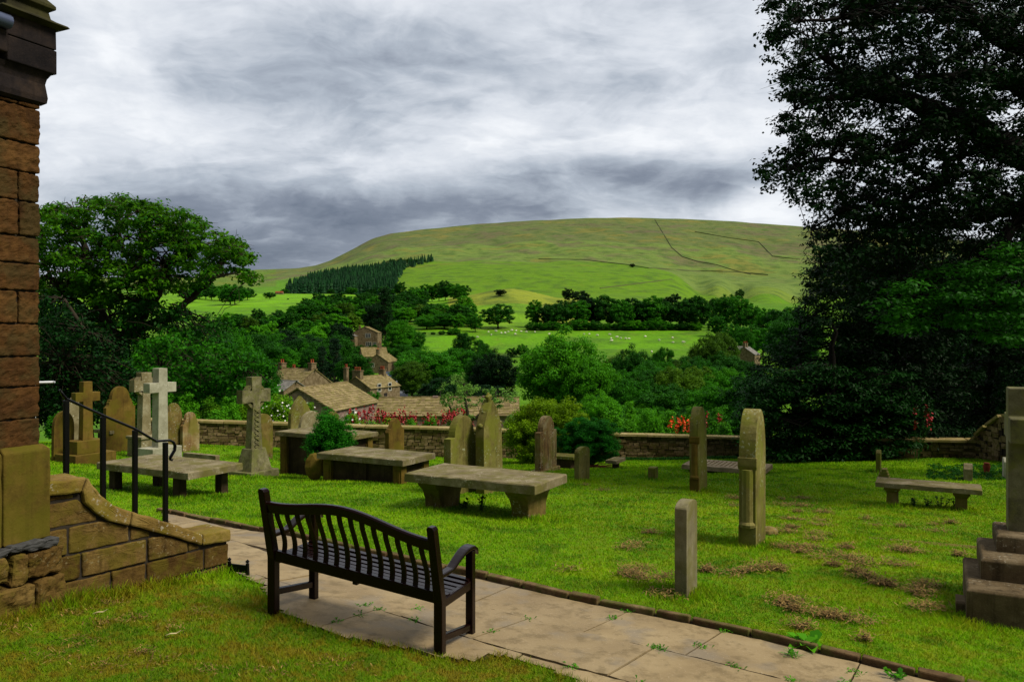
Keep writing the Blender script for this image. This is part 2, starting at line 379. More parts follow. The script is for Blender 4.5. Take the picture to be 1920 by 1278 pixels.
# lawn colour field shared by turf and blades
def lawn_color(t, pos, bright=1.0):
    flat = t.vec('MULTIPLY', pos, (1, 1, 0))
    a = t.noise(flat, .35, 4, .6); b = t.noise(flat, 1.5, 5, .62); c = t.noise(flat, 7.0, 4, .6)
    g = t.ramp(a, [(.3, (.075, .24, .001)), (.5, (.155, .375, .001)), (.68, (.25, .46, .001))])
    g = t.mix(t.math('MULTIPLY', t.sstep(b, .48, .64), .75), g, (.040, .155, .002))
    s = t.new('ShaderNodeSeparateXYZ', ins={0: pos}).outputs
    near = t.math('SUBTRACT', 1.0, t.sstep(t.math('MULTIPLY_ADD', s[0], .4, s[1]), 5.65, 6.15))         # the worn bank by the church is browner turf
    dry = t.math('ADD', t.math('MULTIPLY', t.sstep(c, .46, .60), .8), t.math('MULTIPLY', t.math('SUBTRACT', 1.0, t.sstep(b, .38, .54)), .55), clamp=True)
    # fade of thatch: strong on the church bank and on the right where it was scarified
    rgt = t.math('MULTIPLY', t.sstep(s[0], -1.5, 3.5), t.math('SUBTRACT', 1.0, t.sstep(s[1], 12.0, 19.0)))
    k = t.math('ADD', .12, t.math('ADD', t.math('MULTIPLY', near, .85), t.math('MULTIPLY', rgt, .30)), clamp=True)
    g = t.mix(t.math('MULTIPLY', dry, k), g, (.30, .19, .012))
    g = t.mix(t.math('MULTIPLY', near, .45), g, (.10, .15, .002))
    return g
mt, t = newmat('turf')
pos = t.new('ShaderNodeNewGeometry').outputs['Position']
lc = t.mix(.45, lawn_color(t, pos), (.06, .075, .005))
lc = t.mix(t.math('MULTIPLY', t.sstep(t.noise(pos, 22, 4, .7), .5, .7), .5), lc, (.06, .045, .015))
finish(mt, t, lc, .95, t.noise(pos, 30, 5, .7), .1, .8, .04); M['turf'] = mt
xs = np.concatenate([np.linspace(-60, -14, 24)[:-1], np.linspace(-14, 14, 200), np.linspace(14, 60, 24)[1:]])
ys = np.concatenate([np.linspace(-40, 3, 30)[:-1], np.linspace(3, 12, 90), np.linspace(12, 36, 100)[1:]])
X, Y = np.meshgrid(xs, ys)
tag(grid_mesh('ground', X, Y, Zn(X, Y), M['turf']), kind='structure')

# ------------------------------------------------------------------ the valley and hill
mh, t = newmat('pasture')
pos = t.new('ShaderNodeNewGeometry').outputs['Position']
fc = t.new('ShaderNodeAttribute', attribute_name='field').outputs['Color']
sep = t.new('ShaderNodeSeparateXYZ', ins={0: pos}).outputs
moor = t.math('MULTIPLY', t.sstep(sep[1], 1500, 2100), 1.0)
n_a = t.noise(t.vec('MULTIPLY', pos, (1, 1, 2.5)), .006, 6, .62); n_b = t.noise(pos, .03, 6, .65); n_c = t.noise(t.vec('MULTIPLY', pos, (1, .35, 1)), .12, 4, .65)
c = t.mix(t.math('MULTIPLY', t.math('MULTIPLY', t.sstep(n_a, .50, .62), moor), .7), fc, (.12, .085, .055))
c = t.mix(t.math('MULTIPLY', t.math('MULTIPLY', t.sstep(n_a, .47, .36), moor), .6), c, (.19, .15, .03))
c = t.mix(t.math('MULTIPLY', t.sstep(n_b, .44, .66), .65), c, (.035, .075, .012))
c = t.mix(t.math('MULTIPLY', t.sstep(n_c, .50, .74), .35), c, (.15, .17, .02))
n_d = t.noise(pos, .9, 3, .6)
c = t.mix(t.math('MULTIPLY', t.sstep(n_d, .45, .7), .30), c, (.03, .08, .006))
finish(mh, t, c, .95, n_b, .08, 1.0, 6.0); M['pasture'] = mh
uu = np.linspace(-1250, 3200, 760); yy = np.concatenate([np.geomspace(35.0, 420, 90)[:-1], np.geomspace(420, 3000, 330)[:-1], np.linspace(3000, 5200, 8)])
TU, Y = np.meshgrid((uu - 960) / 1500, yy); X = TU * Y; Zf = Zn(X, Y)
U = TU * 1500 + 960
colr = np.zeros(X.shape + (4,)); colr[..., 3] = 1
def paint(mask, rgb): colr[mask, 0:3] = rgb
paint(np.ones(X.shape, bool), (.075, .19, .003))                      # pasture
paint((Y > 150) & (Y < 330), (.07, .18, .003))
paint((Y > 330) & (Y < 470) & (U > 760), (.095, .24, .003))            # sheep field
paint((Y > 470) & (Y < 900) & (U > 840) & (U < 1110), (.20, .24, .02)) # hay-coloured knoll
paint((Y > 430) & (Y < 560) & (U > 840) & (U < 1010), (.13, .27, .008))
paint((Y > 620) & (Y < 1130) & (U < 840), (.13, .31, .003))          # bright meadow, left
paint((Y > 470) & (Y < 620) & (U < 840), (.09, .23, .003))
paint((Y > 1130) & (U < 560), (.085, .21, .008))
paint((Y > 1130) & (U >= 560) & (U < 720), (.05, .13, .012))
mid_edge = np.interp(U, [720, 820, 960, 1150, 1230, 1300, 1360, 1500, 1900], [1950, 2030, 2010, 1960, 1760, 1500, 1350, 1320, 1320])
paint((Y > 900) & (Y <= mid_edge) & (U >= 720), (.095, .195, .004))      # in-bye pasture below the moor
paint((Y > 900) & (Y <= 1550) & (U >= 1370), (.085, .19, .004))
paint((Y > mid_edge) & (U >= 1230) & (Y > 1350), (.13, .19, .022))
paint((Y > 1950) | ((Y > mid_edge) & (U >= 720) & (Y > 1500)), (.120, .178, .034))  # moor grass
paint((Y > 2350), (.104, .130, .038))
paint((Y > 1500) & (U < 520), (.10, .17, .018))
tag(grid_mesh('hills', X, Y, Zf, M['pasture'], colr), kind='structure')

# ------------------------------------------------------------------ path of flagstones, kerb
kerb_px = [(300, 958), (360, 970), (440, 984), (500, 997), (620, 1022), (760, 1051), (913, 1083), (1000, 1103), (1105, 1127), (1200, 1145), (1287, 1162), (1431, 1194), (1613, 1237), (1767, 1275)]
kerb = [gp(*p) for p in kerb_px]
dk = (kerb[-1] - kerb[-4]).normalized()
kerb.append(kerb[-1] + dk * 2.5); kerb.append(kerb[-1] + dk * 3.0)
near_px = [(1120, 1292), (1060, 1266), (1000, 1247), (940, 1228), (880, 1240), (820, 1232), (760, 1215), (690, 1205), (640, 1195), (590, 1176), (545, 1158), (515, 1140), (500, 1112), (490, 1096), (455, 1082), (432, 1072), (400, 1030), (330, 1000)]
near = [gp(*p) for p in near_px]
near = [near[0] + dk * 6.2 + Vector((-.10, -.22, 0)), near[0] + dk * 2.0 + Vector((0, -.05, 0))] + near
path_poly = [(p.x, p.y) for p in kerb] + [(p.x, p.y) for p in near]
# kerb arc length frame
kp = np.array([(p.x, p.y) for p in kerb]); seg = np.diff(kp, axis=0); sl = np.hypot(seg[:, 0], seg[:, 1]); cum = np.concatenate([[0], np.cumsum(sl)])
def kpt(s, wd):
    s = min(max(s, 0), cum[-1] - 1e-4); k = int(np.searchsorted(cum, s, side='right') - 1); k = min(k, len(sl) - 1)
    f = (s - cum[k]) / sl[k]; p = kp[k] + seg[k] * f
    s0, s1 = max(0, s - .5), min(cum[-1] - 1e-4, s + .5)
    q0 = np.array([np.interp(s0, cum, kp[:, 0]), np.interp(s0, cum, kp[:, 1])]); q1 = np.array([np.interp(s1, cum, kp[:, 0]), np.interp(s1, cum, kp[:, 1])])
    d = (q1 - q0); d = d / np.hypot(*d); n = np.array([d[1], -d[0]])      # to the right of travel = towards the camera
    return p + n * wd
mp_, t = newmat('flagstone')
pos = t.new('ShaderNodeNewGeometry').outputs['Position']
tint = t.new('ShaderNodeAttribute', attribute_name='tint').outputs['Fac']
a = t.noise(pos, 1.3, 5, .6); b = t.noise(pos, 7, 6, .65); cc = t.noise(pos, 60, 3, .6)
c = t.ramp(a, [(.30, (.155, .105, .045)), (.5, (.25, .18, .085)), (.7, (.33, .25, .13))])
c = t.mix(t.math('MULTIPLY', tint, .75), c, (.20, .145, .075))
c = t.mix(t.math('MULTIPLY', t.sstep(b, .46, .66), .65), c, (.11, .075, .028))
c = t.mix(t.math('MULTIPLY', t.sstep(t.noise(pos, 2.3, 5), .50, .66), .65), c, (.17, .14, .10))
c = t.mix(t.math('MULTIPLY', t.sstep(cc, .60, .72), .4), c, (.42, .33, .22))
finish(mp_, t, c, .7, t.math('ADD', b, t.math('MULTIPLY', cc, .3)), .35, .5, .012); M['flag'] = mp_
rng = random.Random(5)
fl = MB(); tints = []
W_ROWS = [0.10, 0.80, 1.52, 2.25, 2.95]; joints = []
for r in range(len(W_ROWS) - 1):
    s = rng.uniform(-.8, 0); sk1 = 0.0
    while s < cum[-1]:
        L = rng.uniform(.8, 1.5); w0, w1 = W_ROWS[r], W_ROWS[r + 1]; g = .007; sk0 = sk1; sk1 = .22 * (rng.random() - .4)
        pts = [kpt(s + g, w0 + g), kpt(s + L - g, w0 + g), kpt(s + L - g + sk1, w1 - g), kpt(s + g + sk0, w1 - g)]; joints += [kpt(s + sk0 * f_, w0 + (w1 - w0) * f_) for f_ in (0, .33, .66)] + [kpt(s + L * f_, w1) for f_ in (.3, .7)]
        cx, cy = sum(p[0] for p in pts) / 4, sum(p[1] for p in pts) / 4
        # subdivide a little so the slab follows the fall of the path
        dz = rng.uniform(-.004, .006); n = 14; top = []
        for i in range(n + 1):
            for j in range(n + 1):
                a_ = i / n; b_ = j / n
                q = (1 - a_) * ((1 - b_) * np.array(pts[0]) + b_ * np.array(pts[3])) + a_ * ((1 - b_) * np.array(pts[1]) + b_ * np.array(pts[2]))
                e = .014 * (rng.random() - .5) if (i in (0, n) or j in (0, n)) else 0
                top.append((q[0] + e, q[1] + e, G(q[0], q[1]) + .012 + dz))
        b0 = len(fl.v); fl.v += top
        for i in range(n):
            for j in range(n):
                fl.f.append([b0 + i * (n + 1) + j, b0 + i * (n + 1) + j + 1, b0 + (i + 1) * (n + 1) + j + 1, b0 + (i + 1) * (n + 1) + j][::-1])
        tv = rng.random(); tints += [tv] * (n * n)
        # side skirts
        ring = [i * (n + 1) for i in range(n + 1)] + [n * (n + 1) + j for j in range(1, n + 1)] + [i * (n + 1) + n for i in range(n - 1, -1, -1)] + [j for j in range(n - 1, 0, -1)]
        b1 = len(fl.v); fl.v += [(top[k][0], top[k][1], top[k][2] - .05) for k in ring]; m_ = len(ring)
        for k in range(m_): fl.f.append([b0 + ring[k], b0 + ring[(k + 1) % m_], b1 + (k + 1) % m_, b1 + k]); tints.append(tv)
        s += L
keep_f = []; keep_t = []
V_ = np.array(fl.v)
for f, tv in zip(fl.f, tints):
    cx, cy = V_[f, 0].mean(), V_[f, 1].mean()
    if bool(inpoly(np.array([cx]), np.array([cy]), path_poly)[0]): keep_f.append(f); keep_t.append(tv)
fl.f = keep_f
fo = fl.build('path', M['flag'])
at = fo.data.attributes.new('tint', 'FLOAT', 'FACE'); at.data.foreach_set('value', keep_t); tag(fo, kind='structure')
# dark soil bed under the flags
bed = MB(); q = []
M['soil'] = plain('soil', (.035, .024, .012), .95, .1, .5, 25)
n = 170; wds = np.linspace(-.02, 2.95, 48)
for i in range(n):
    s = cum[-1] * i / (n - 1)
    for wd in wds: pt = kpt(s, wd); q.append((pt[0], pt[1], G(pt[0], pt[1]) + .004))
bed.v = q
for i in range(n - 1):
    for j in range(len(wds) - 1):
        f = [i * len(wds) + j, i * len(wds) + j + 1, (i + 1) * len(wds) + j + 1, (i + 1) * len(wds) + j]
        cx = sum(q[k][0] for k in f) / 4; cy = sum(q[k][1] for k in f) / 4
        if bool(inpoly(np.array([cx]), np.array([cy]), path_poly)[0]): bed.f.append(f[::-1])
tag(bed.build('path_bed', M['soil']), kind='structure')
M['kerb'] = stone('kerb_stone', (.05, .03, .014), (.12, .075, .035), (.20, .14, .07), green=(.07, .08, .015), sc=2.5)
kb = MB(); s = 0.0
while s < cum[-1] - .3:
    L = rng.uniform(.28, .62); a_ = kpt(s + .01, .04); b_ = kpt(s + L - .012, .04)
    mx, my = (a_ + b_) / 2; ang = math.atan2(b_[1] - a_[1], b_[0] - a_[0]); za, zb = G(*a_), G(*b_)
    Mx = Matrix.Rotation(ang, 3, 'Z') @ Matrix.Rotation(-math.atan2(zb - za, L), 3, 'Y')
    kb.box((mx, my, (za + zb) / 2 + .004 + rng.uniform(-.008, .008)), (L - .02, .075, .11), Mx, .008, rng); s += L
tag(kb.build('kerb', M['kerb'], bevel=.012), kind='structure')
# ------------------------------------------------------------------ church corner
Dc = Vector((math.sin(R(25)), math.cos(R(25)), 0)); nc = Vector((Dc.y, -Dc.x, 0))
C0 = P(76, 630, 6.05)
Mch = Matrix(((Dc.x, -nc.x, 0, C0.x), (Dc.y, -nc.y, 0, C0.y), (0, 0, 1, 0), (0, 0, 0, 1)))
church = empty('church', (C0.x, C0.y, -1.95), 0, 'brown rubble stone church corner with a projecting stone kneeler at its eaves', 'church')
def ch(mb, name, mat, **k):
    mb.xf(Matrix.Translation((-C0.x, -C0.y, 1.95)) @ Mch); return mb.build(name, mat, church, **k)
rng = random.Random(3)
mb = MB()
zs = [-.83]; 
while zs[-1] < 1.72: zs.append(min(zs[-1] + rng.uniform(.20, .27), 1.74) if zs[-1] < 1.5 else 1.74)
for i in range(len(zs) - 1):
    x = 0.0; first = True
    while x > -7:
        L = (rng.choice([.17, .36]) if first else rng.uniform(.25, .6)); first = False
        out = rng.uniform(-.007, .007)
        mb.bb((x - L + .006, out, zs[i] + .006), (x - .006, 1.2 if x > -.01 else .3, zs[i + 1] - .006)); x -= L
M['church'].name = 'church_stone'
ch(mb, 'wall', M['church'], bevel=.010, sub=4, disp=(.045, .026))
mb = MB(); mb.bb((-7, .03, -2.3), (-.02, 6.0, 1.73)); ch(mb, 'wall_core', M['mortar'])
mb = MB()
for (x0, x1, o) in ((.048, -.31, 0), (-.322, -1.0, .004), (-1.01, -1.9, -.003), (-1.91, -2.9, .003), (-2.91, -4.2, 0), (-4.21, -7, .003)):
    for (za, zb) in (((-1.52, -.85),)):
        vs = [(x1, -.048 - o, za), (x0, -.048 - o, za), (x0, 1.3, za), (x1, 1.3, za), (x1, -.048 - o, zb), (x0, -.048 - o, zb), (x0, 1.3, zb), (x1, 1.3, zb),
              (x1, 0.0, zb + .04), (x0 - .03, 0.0, zb + .04), (x0 - .03, 1.3, zb + .04), (x1, 1.3, zb + .04)]
        mb.add(vs, [(3, 2, 1, 0), (0, 1, 5, 4), (1, 2, 6, 5), (2, 3, 7, 6), (3, 0, 4, 7), (4, 5, 9, 8), (5, 6, 10, 9), (6, 7, 11, 10), (7, 4, 8, 11), (8, 9, 10, 11)])
ch(mb, 'plinth', M['ashlar'], bevel=.012, sub=3, disp=(.12, .012))
mb = MB()
x = .13
for (za, zb, xs_) in ((-2.25, -1.80, (.13, -.12, -.5, -1.1, -2, -3, -5, -7)), (-1.79, -1.58, (.12, -.18, -.3, -.8, -1.6, -2.6, -4, -7))):
    for i in range(len(xs_) - 1):
        mb.box(((xs_[i] + xs_[i + 1]) / 2, .6, (za + zb) / 2), (xs_[i] - xs_[i + 1] - .02, 1.4 + rng.uniform(0, .06), zb - za - .01), None, .02, rng)
ch(mb, 'foundation', M['parapet'], bevel=.02, sub=4, disp=(.10, .07))
mb = MB()
for i in range(9): mb.box((.08 - .2 - i * .36, .6, -1.555 + rng.uniform(-.01, .01)), (.35, 1.42 + rng.uniform(0, .05), .05), None, .015, rng)
ch(mb, 'mortar_ledge', plain('grey_mortar', (.055, .055, .055), .9, .1, .4), bevel=.015, sub=4, disp=(.06, .05))
# kneeler: concave corbel, block, upper block, ogee cap
def sq(e, z, back=.75): return [(-back, -e, z), (e, -e, z), (e, back, z), (-back, back, z)]
mb = MB(); mb.rings([sq(0.004, 1.74), sq(.03, 1.76), sq(.035, 1.80), sq(.022, 1.90), sq(.03, 1.94), sq(.055, 1.985)]); ch(mb, 'corbel', M['churchdark'])
mb = MB(); mb.rings([sq(.078, 1.985, .3), sq(.078, 2.165, .3)]); ch(mb, 'kneeler', M['churchdark'], bevel=.008)
mb = MB(); mb.rings([sq(.076, 2.172, .3), sq(.074, 2.33, .3)]); ch(mb, 'kneeler_block', M['churchdark'], bevel=.006)
mb = MB(); mb.rings([sq(.09, 2.325, .34), sq(.142, 2.345, .38), sq(.132, 2.36, .37), sq(.09, 2.375, .33), sq(.05, 2.40, .29), (sq(.04, 2.45, .28)), sq(.075, 2.475, .31), sq(.075, 2.50, .31), sq(.03, 2.55, .27), sq(-.12, 2.66, .15)])
ch(mb, 'kneeler_cap', stone('cap_stone', (.010, .009, .006), (.022, .020, .009), (.045, .042, .014), green=(.032, .032, .006)), bevel=.004)
mb = MB(); mb.bb((-7, -.10, 2.03), (-.31, .4, 2.19)); ch(mb, 'eaves', M['churchdark'], bevel=.01)
mb = MB(); mb.tube([(-7, -.13, 2.235), (-.32, -.13, 2.235)], .05, 10); ch(mb, 'gutter', M['lead'], smooth=True)
mb = MB(); mb.add([(-7, -.07, 2.22), (-.26, -.07, 2.22), (-.26, .9, 2.85), (-7, .9, 2.85), (-7, 4.5, 5.2), (-.26, 4.5, 5.2), (-7, 4.5, 2.2), (-.26, 4.5, 2.2)], [(0, 1, 2, 3), (3, 2, 5, 4), (0, 3, 4, 6), (1, 7, 5, 2), (0, 6, 7, 1), (4, 5, 7, 6)]); ch(mb, 'roof', M['lead'])

# ------------------------------------------------------------------ parapet wall of the steps
Rp = P(430, 630, 7.4); Dp = Vector((math.sin(R(35)), math.cos(R(35)), 0)); np_ = Vector((Dp.y, -Dp.x, 0))
Mpp = Matrix(((Dp.x, -np_.x, 0, 0), (Dp.y, -np_.y, 0, 0), (0, 0, 1, 0), (0, 0, 0, 1)))
def onp(u, v, off=0.0):
    ray = Vector(((u - 960) / 1500, 1, -(v - 630) / 1500)); o = Rp - Dp.cross(Vector((0, 0, 1))) * 0
    k = (np_.dot(Rp) + off) / np_.dot(ray); q = ray * k
    return ((q - Rp).dot(Dp), q.z)
par = empty('parapet_wall', (Rp.x, Rp.y, 0), 0, 'low brown stone parapet with a swept curved coping beside the church steps', 'wall')
cb = [onp(*q) for q in [(80, 930), (120, 926), (149, 922), (156, 941), (176, 961), (203, 976), (240, 985), (274, 992), (332, 1008), (375, 1021), (428, 1013)]]
ct = [onp(*q) for q in [(80, 903), (120, 899), (158, 893), (170, 908), (186, 926), (210, 946), (244, 959), (278, 968), (335, 986), (377, 1000), (430, 990)]]
cz = lambda x: float(np.interp(x, [a[0] for a in cb], [a[1] for a in cb]))
rng = random.Random(11)
mb = MB(); z0s = [-2.35, -2.10, -1.905, -1.70, -1.48, -1.27, -1.1]
for r in range(len(z0s) - 1):
    x = -.0
    lens = [[.30, .5, .42, .5], [.26, .55, .30, .5, .3], [.42, .38, .55, .4], [.5, .45, .5, .5], [.4, .6, .6], [.7, .7, .5]][r]
    for L in lens:
        xa, xb = x - L + .009, x - .009
        tp = [(xx, min(z0s[r + 1] - .009, cz(xx) - .012)) for xx in np.linspace(xb, xa, 9)]
        tp = [p for p in tp if p[1] > z0s[r] + .03]
        if len(tp) >= 3:
            o = rng.uniform(-.008, .008)
            poly = [(tp[-1][0], z0s[r] + .009), (tp[0][0], z0s[r] + .009)] + tp
            mb.prism(poly, o, .28)
        x -= L
mb.xf(Mpp); mb.build('stonework', M['parapet'], par, bevel=.010, sub=3, disp=(.09, .022))
mb = MB(); mb.prism([(-1.62, -2.4), (-.02, -2.4)] + [(xx, cz(xx) + .02) for xx in np.linspace(-.02, -1.62, 30)], .015, .265); mb.xf(Mpp); mb.build('mortar_core', M['mortar'], par)
mb = MB()
cuts = [(0, 2), (3, 6), (6, 9), (9, 10)]
for (a, b) in cuts:
    lo = cb[a:b + 1]; hi = ct[a:b + 1]
    lo = [(lo[0][0] + .006, lo[0][1])] + lo[1:]; hi = [(hi[0][0] + .006, hi[0][1])] + hi[1:]
    if a == 3: lo = [(cb[2][0] + .015, cb[2][1] + .01)] + cb[3:b + 1]; hi = [(ct[2][0] + .02, ct[2][1] - .01)] + ct[3:b + 1]
    mb.prism(lo + hi[::-1], -.035, .34)
mb.xf(Mpp); mb.build('coping', M['coping'], par, bevel=.016, segs=2, sub=3, disp=(.12, .02))
# steps behind it
mb = MB()
for i, (xa, xb, z) in enumerate(((-3.2, -1.45, -1.36), (-1.45, -1.05, -1.52), (-1.05, -.65, -1.68), (-.65, -.25, -1.86))):
    mb.bb((xa, .35 + i * .001, -2.5), (xb, 1.42, z))
mb.xf(Matrix.Translation((Rp.x, Rp.y, 0)) @ Mpp); tag(mb.build('steps', M['flag'], bevel=.01), kind='structure')

# handrail
posts = [(124, 750, 7.2), (193, 781, 7.5), (253, 806, 7.75), (310, 829, 8.0)]
pts = [P(*q) for q in posts]
hr = empty('handrail', (pts[0].x, pts[0].y, -1.9), 0, 'black wrought iron handrail with a scrolled end beside the church steps', 'handrail')
O = Vector((pts[0].x, pts[0].y, -1.9))
for p in pts:
    mb = MB(); zb = min(-1.3, G(p.x, p.y)) - .1
    mb.box((p.x - O.x, p.y - O.y, (p.z + zb) / 2 - O.z), (.042, .042, p.z - zb), Matrix.Rotation(R(-35), 3, 'Z')); mb.build('post', M['iron'], hr, bevel=.004)
rail = [P(112, 730, 7.15), P(118, 740, 7.17)] + [p + Vector((0, 0, .012)) for p in pts]
end = pts[-1]; e = Dp
rail[-1] = end + Vector((0, 0, .018)); rail.insert(-1, end - e * .10 + Vector((0, 0, .022)))
for (a, b) in ((.045, .016), (.085, -.005), (.105, -.045), (.10, -.09), (.075, -.125), (.055, -.155), (.052, -.18), (.07, -.19), (.083, -.175)): rail.append(end + e * a + Vector((0, 0, b)))
mb = MB(); mb.tube([p - O for p in rail], [.012] + [.021] * (len(rail) - 4) + [.016, .012, .008], 8, squash=(1.2, .6)); mb.build('rail', M['iron'], hr, smooth=True)
mb = MB(); a_, b_ = P(60, 717, 6.9), P(103, 716, 7.0); O2 = a_
mb.tube([(0, 0, 0), tuple(b_ - a_ - Vector((.02, 0, 0))), tuple(b_ - a_)], [.011, .011, .008], 8)
mb.tube([(0.02, 0, 0), (0.02, 0, -.9)], .012, 8)
o = mb.build('metal_rail', M['bar'], loc=tuple(a_)); tag(o, 'short pale grey metal rail end sticking out behind the church corner', 'rail')
# boot scraper
q = gp(447, 1078); mb = MB()
for s_ in (-.10, .10): mb.frustum((s_, 0, -.05), .03, .03, .022, .022, .17); mb.lathe([(.001, .12), (.016, .128), (.018, .14), (.001, .155)], (s_, 0, 0), 8)
mb.bb((-.10, -.006, .03), (.10, .006, .10)); tag(mb.build('boot_scraper', M['iron'], loc=tuple(q), rz=R(-20)), 'small black iron boot scraper at the foot of the parapet', 'boot scraper')

# ------------------------------------------------------------------ bench
M['wood'] = plain('dark_wood', (.0055, .0013, .0009), .24, .22, .45, 6, bstr=.3)
BL = 1.45; ang = math.atan2(-.54, 1.347); B0 = Vector((-1.86, 6.24, -2.14)); sh = -.112
bench = empty('park_bench', tuple(B0), ang, 'dark brown wooden bench with a hump-backed slatted back on the flagged path', 'bench')
def bn(mb, name, mat=None, bevel=.006, **k):
    mb.v = [(x, y, z + sh * x + (-.08 if y > .25 else 0) * min(1, (y / .5)) * (1 if z < .3 else 0)) for x, y, z in mb.v]
    return mb.build(name, mat or M['wood'], bench, bevel=bevel, **k)
DB = .52                                    # depth between leg lines
def rake(z): return 0 if z < .42 else -(z - .42) * .22
for x in (0, BL):
    mb = MB(); s_ = .034
    zs_ = [-.02, .42, .5, .7, .90, .955, .975]; ws = [s_, s_, s_, s_ * .95, s_ * .9, s_ * .9, s_ * .55]
    mb.rings([[(x + sx * w_, rake(z) + sy * .034, z) for sx, sy in ((-1, -1), (1, -1), (1, 1), (-1, 1))] for z, w_ in zip(zs_, ws)])
    bn(mb, 'leg')
    mb = MB(); mb.bb((x - .03, DB - .03, -.01), (x + .03, DB + .03, .655)); bn(mb, 'leg')
    mb = MB(); mb.bb((x - .035, DB - .05, -.012), (x + .035, DB + .075, .008)); bn(mb, 'foot_plate', M['rust'], bevel=.002)
    mb = MB(); mb.bb((x - .018, .03, .12), (x + .018, DB - .03, .17)); bn(mb, 'stretcher')
    mb = MB(); mb.bb((x - .020, .03, .36), (x + .020, DB - .03, .425)); bn(mb, 'side_rail')
    mb = MB(); prof = []
    for k in range(15):
        t_ = k / 14; y = -.02 + t_ * (DB + .12); z = .600 + .085 * (math.sin((t_ - .30) * math.pi / .9) if t_ > .30 else -abs(t_ - .30) * .05) - (.0 if t_ < .88 else (t_ - .88) * .35)
        wd = .026 + .016 * t_; 
        if k == 14: wd *= .6
        prof.append([(x - wd, y, z - .018), (x + wd, y, z - .018), (x + wd, y, z + .014), (x - wd, y, z + .014)])
    mb.rings(prof); bn(mb, 'armrest', bevel=.008)
def hump(x): # top of the back rail
    c = (x / BL - .5) * 2; return .875 + .095 * (0.5 + 0.5 * math.cos(math.pi * max(-1, min(1, c)))) ** 1.1
mb = MB(); N = 30; top = [(BL * k / N, hump(BL * k / N)) for k in range(N + 1)]
rings = []
for x, z in top:
    zl = z - .085 + .012 * (1 - abs(x / BL - .5) * 2)
    rings.append([(x, rake(zl) - .019, zl), (x, rake(zl) + .019, zl), (x, rake(z) + .026, z - .01), (x, rake(z) + .016, z + .004), (x, rake(z) - .016, z + .004), (x, rake(z) - .026, z - .01)])
mb.rings(rings); bn(mb, 'top_rail', bevel=.003)
mb = MB(); mb.bb((.03, -.028, .40), (BL - .03, .016, .485)); bn(mb, 'back_rail')
mb = MB(); mb.bb((.03, DB - .028, .365), (BL - .03, DB + .012, .425)); bn(mb, 'front_rail')
NS = 14
for k in range(NS):
    x = .03 + (BL - .06) * (k + .75) / (NS + .5); mb = MB(); rg = []
    zt = hump(x) - .07
    for i in range(13):
        t_ = i / 12; z = .46 + (zt - .46) * t_
        y = rake(z) + .050 * math.sin(math.pi * min(1, t_ * 1.15) ** .8) * (1 - t_ * .35) - .006
        rg.append([(x - .019, y - .008, z), (x + .019, y - .008, z), (x + .019, y + .008, z), (x - .019, y + .008, z)])
    mb.rings(rg); bn(mb, 'back_slat', bevel=.002)
for k in range(7):
    y = .055 + k * .071; z = .432 + (-.018 * math.sin(math.pi * k / 6))
    mb = MB(); mb.bb((-.01 if k < 6 else -.0, y - .0265, z - .010), (BL + .01, y + .0265, z + .010)); bn(mb, 'seat_slat', bevel=.003)
mb = MB(); mb.bb((BL / 2 - .02, .02, .36), (BL / 2 + .02, DB - .03, .42)); bn(mb, 'seat_bearer')

# ------------------------------------------------------------------ graves
M['edge'] = stone('weathered_grey_stone', (.10, .085, .045), (.17, .15, .085), (.24, .215, .13), green=(.12, .11, .03), sc=1.2, streak=.3)
A_DIR = R(-28); B_YAW = R(62)        # graves lie along A_DIR; headstones stand across it
av = Vector((math.cos(A_DIR), math.sin(A_DIR), 0)); bv = Vector((-math.sin(A_DIR), math.cos(A_DIR), 0))
def prof(style, w, h):
    """half outline from the ground up to the apex, mirrored"""
    a = w / 2; pts = []
    if style == 'round': pts = [(a, 0), (a, h - a)] + [(a * math.cos(t), h - a + a * math.sin(t)) for t in np.linspace(.15, math.pi / 2, 8)]
    elif style == 'segment': r = a * .35; pts = [(a, 0), (a, h - r)] + [(a * math.cos(t), h - r + r * math.sin(t)) for t in np.linspace(.12, math.pi / 2, 8)]
    elif style == 'gothic':
        ha = min(a * 2.0, h * .4); pts = [(a, 0), (a, h - ha)] + [(a * (1 - t ** 2.0), h - ha + ha * (1 - (1 - t) ** 1.6) ) for t in np.linspace(.1, 1, 10)]
    elif style == 'pointed':
        pts = [(a, 0), (a * .96, h * .62), (a * .90, h * .72), (a * .72, h * .80), (a * .45, h * .90), (a * .16, h * .965), (0, h)]
    elif style == 'shoulder':       # round head rising from small shoulders
        b = a * .62; ys = h - b * 1.35
        pts = [(a, 0), (a, ys - a * .42)] + [(a - (a - b) * math.sin(t) * .55, ys - a * .42 + a * .30 * (1 - math.cos(t)) + .0) for t in np.linspace(.3, math.pi / 2, 4)] + [(b * 1.18, ys - .01), (b * 1.18, ys + .02), (b, ys + .03)]
        pts += [(b * math.cos(t), ys + .03 + (h - ys - .03) * math.sin(t)) for t in np.linspace(.12, math.pi / 2, 8)]
    elif style == 'step':           # round head over square shoulders
        b = a * .70; ys = h - b * 1.15
        pts = [(a, 0), (a, ys), (b, ys + .01)] + [(b * math.cos(t), ys + .01 + (h - ys - .01) * math.sin(t)) for t in np.linspace(.1, math.pi / 2, 9)]
    elif style == 'ogee':
        pts = [(a, 0), (a * .98, h * .60), (a, h * .68), (a * .86, h * .75), (a * .70, h * .77), (a * .55, h * .84), (a * .38, h * .93), (a * .16, h * .985), (0, h)]
    elif style == 'flat': pts = [(a, 0), (a, h - .02), (a - .02, h)]
    L = [(-x, z) for x, z in pts if x > 1e-4][::-1]
    return pts + L if pts[-1][0] <= 1e-3 else pts + L
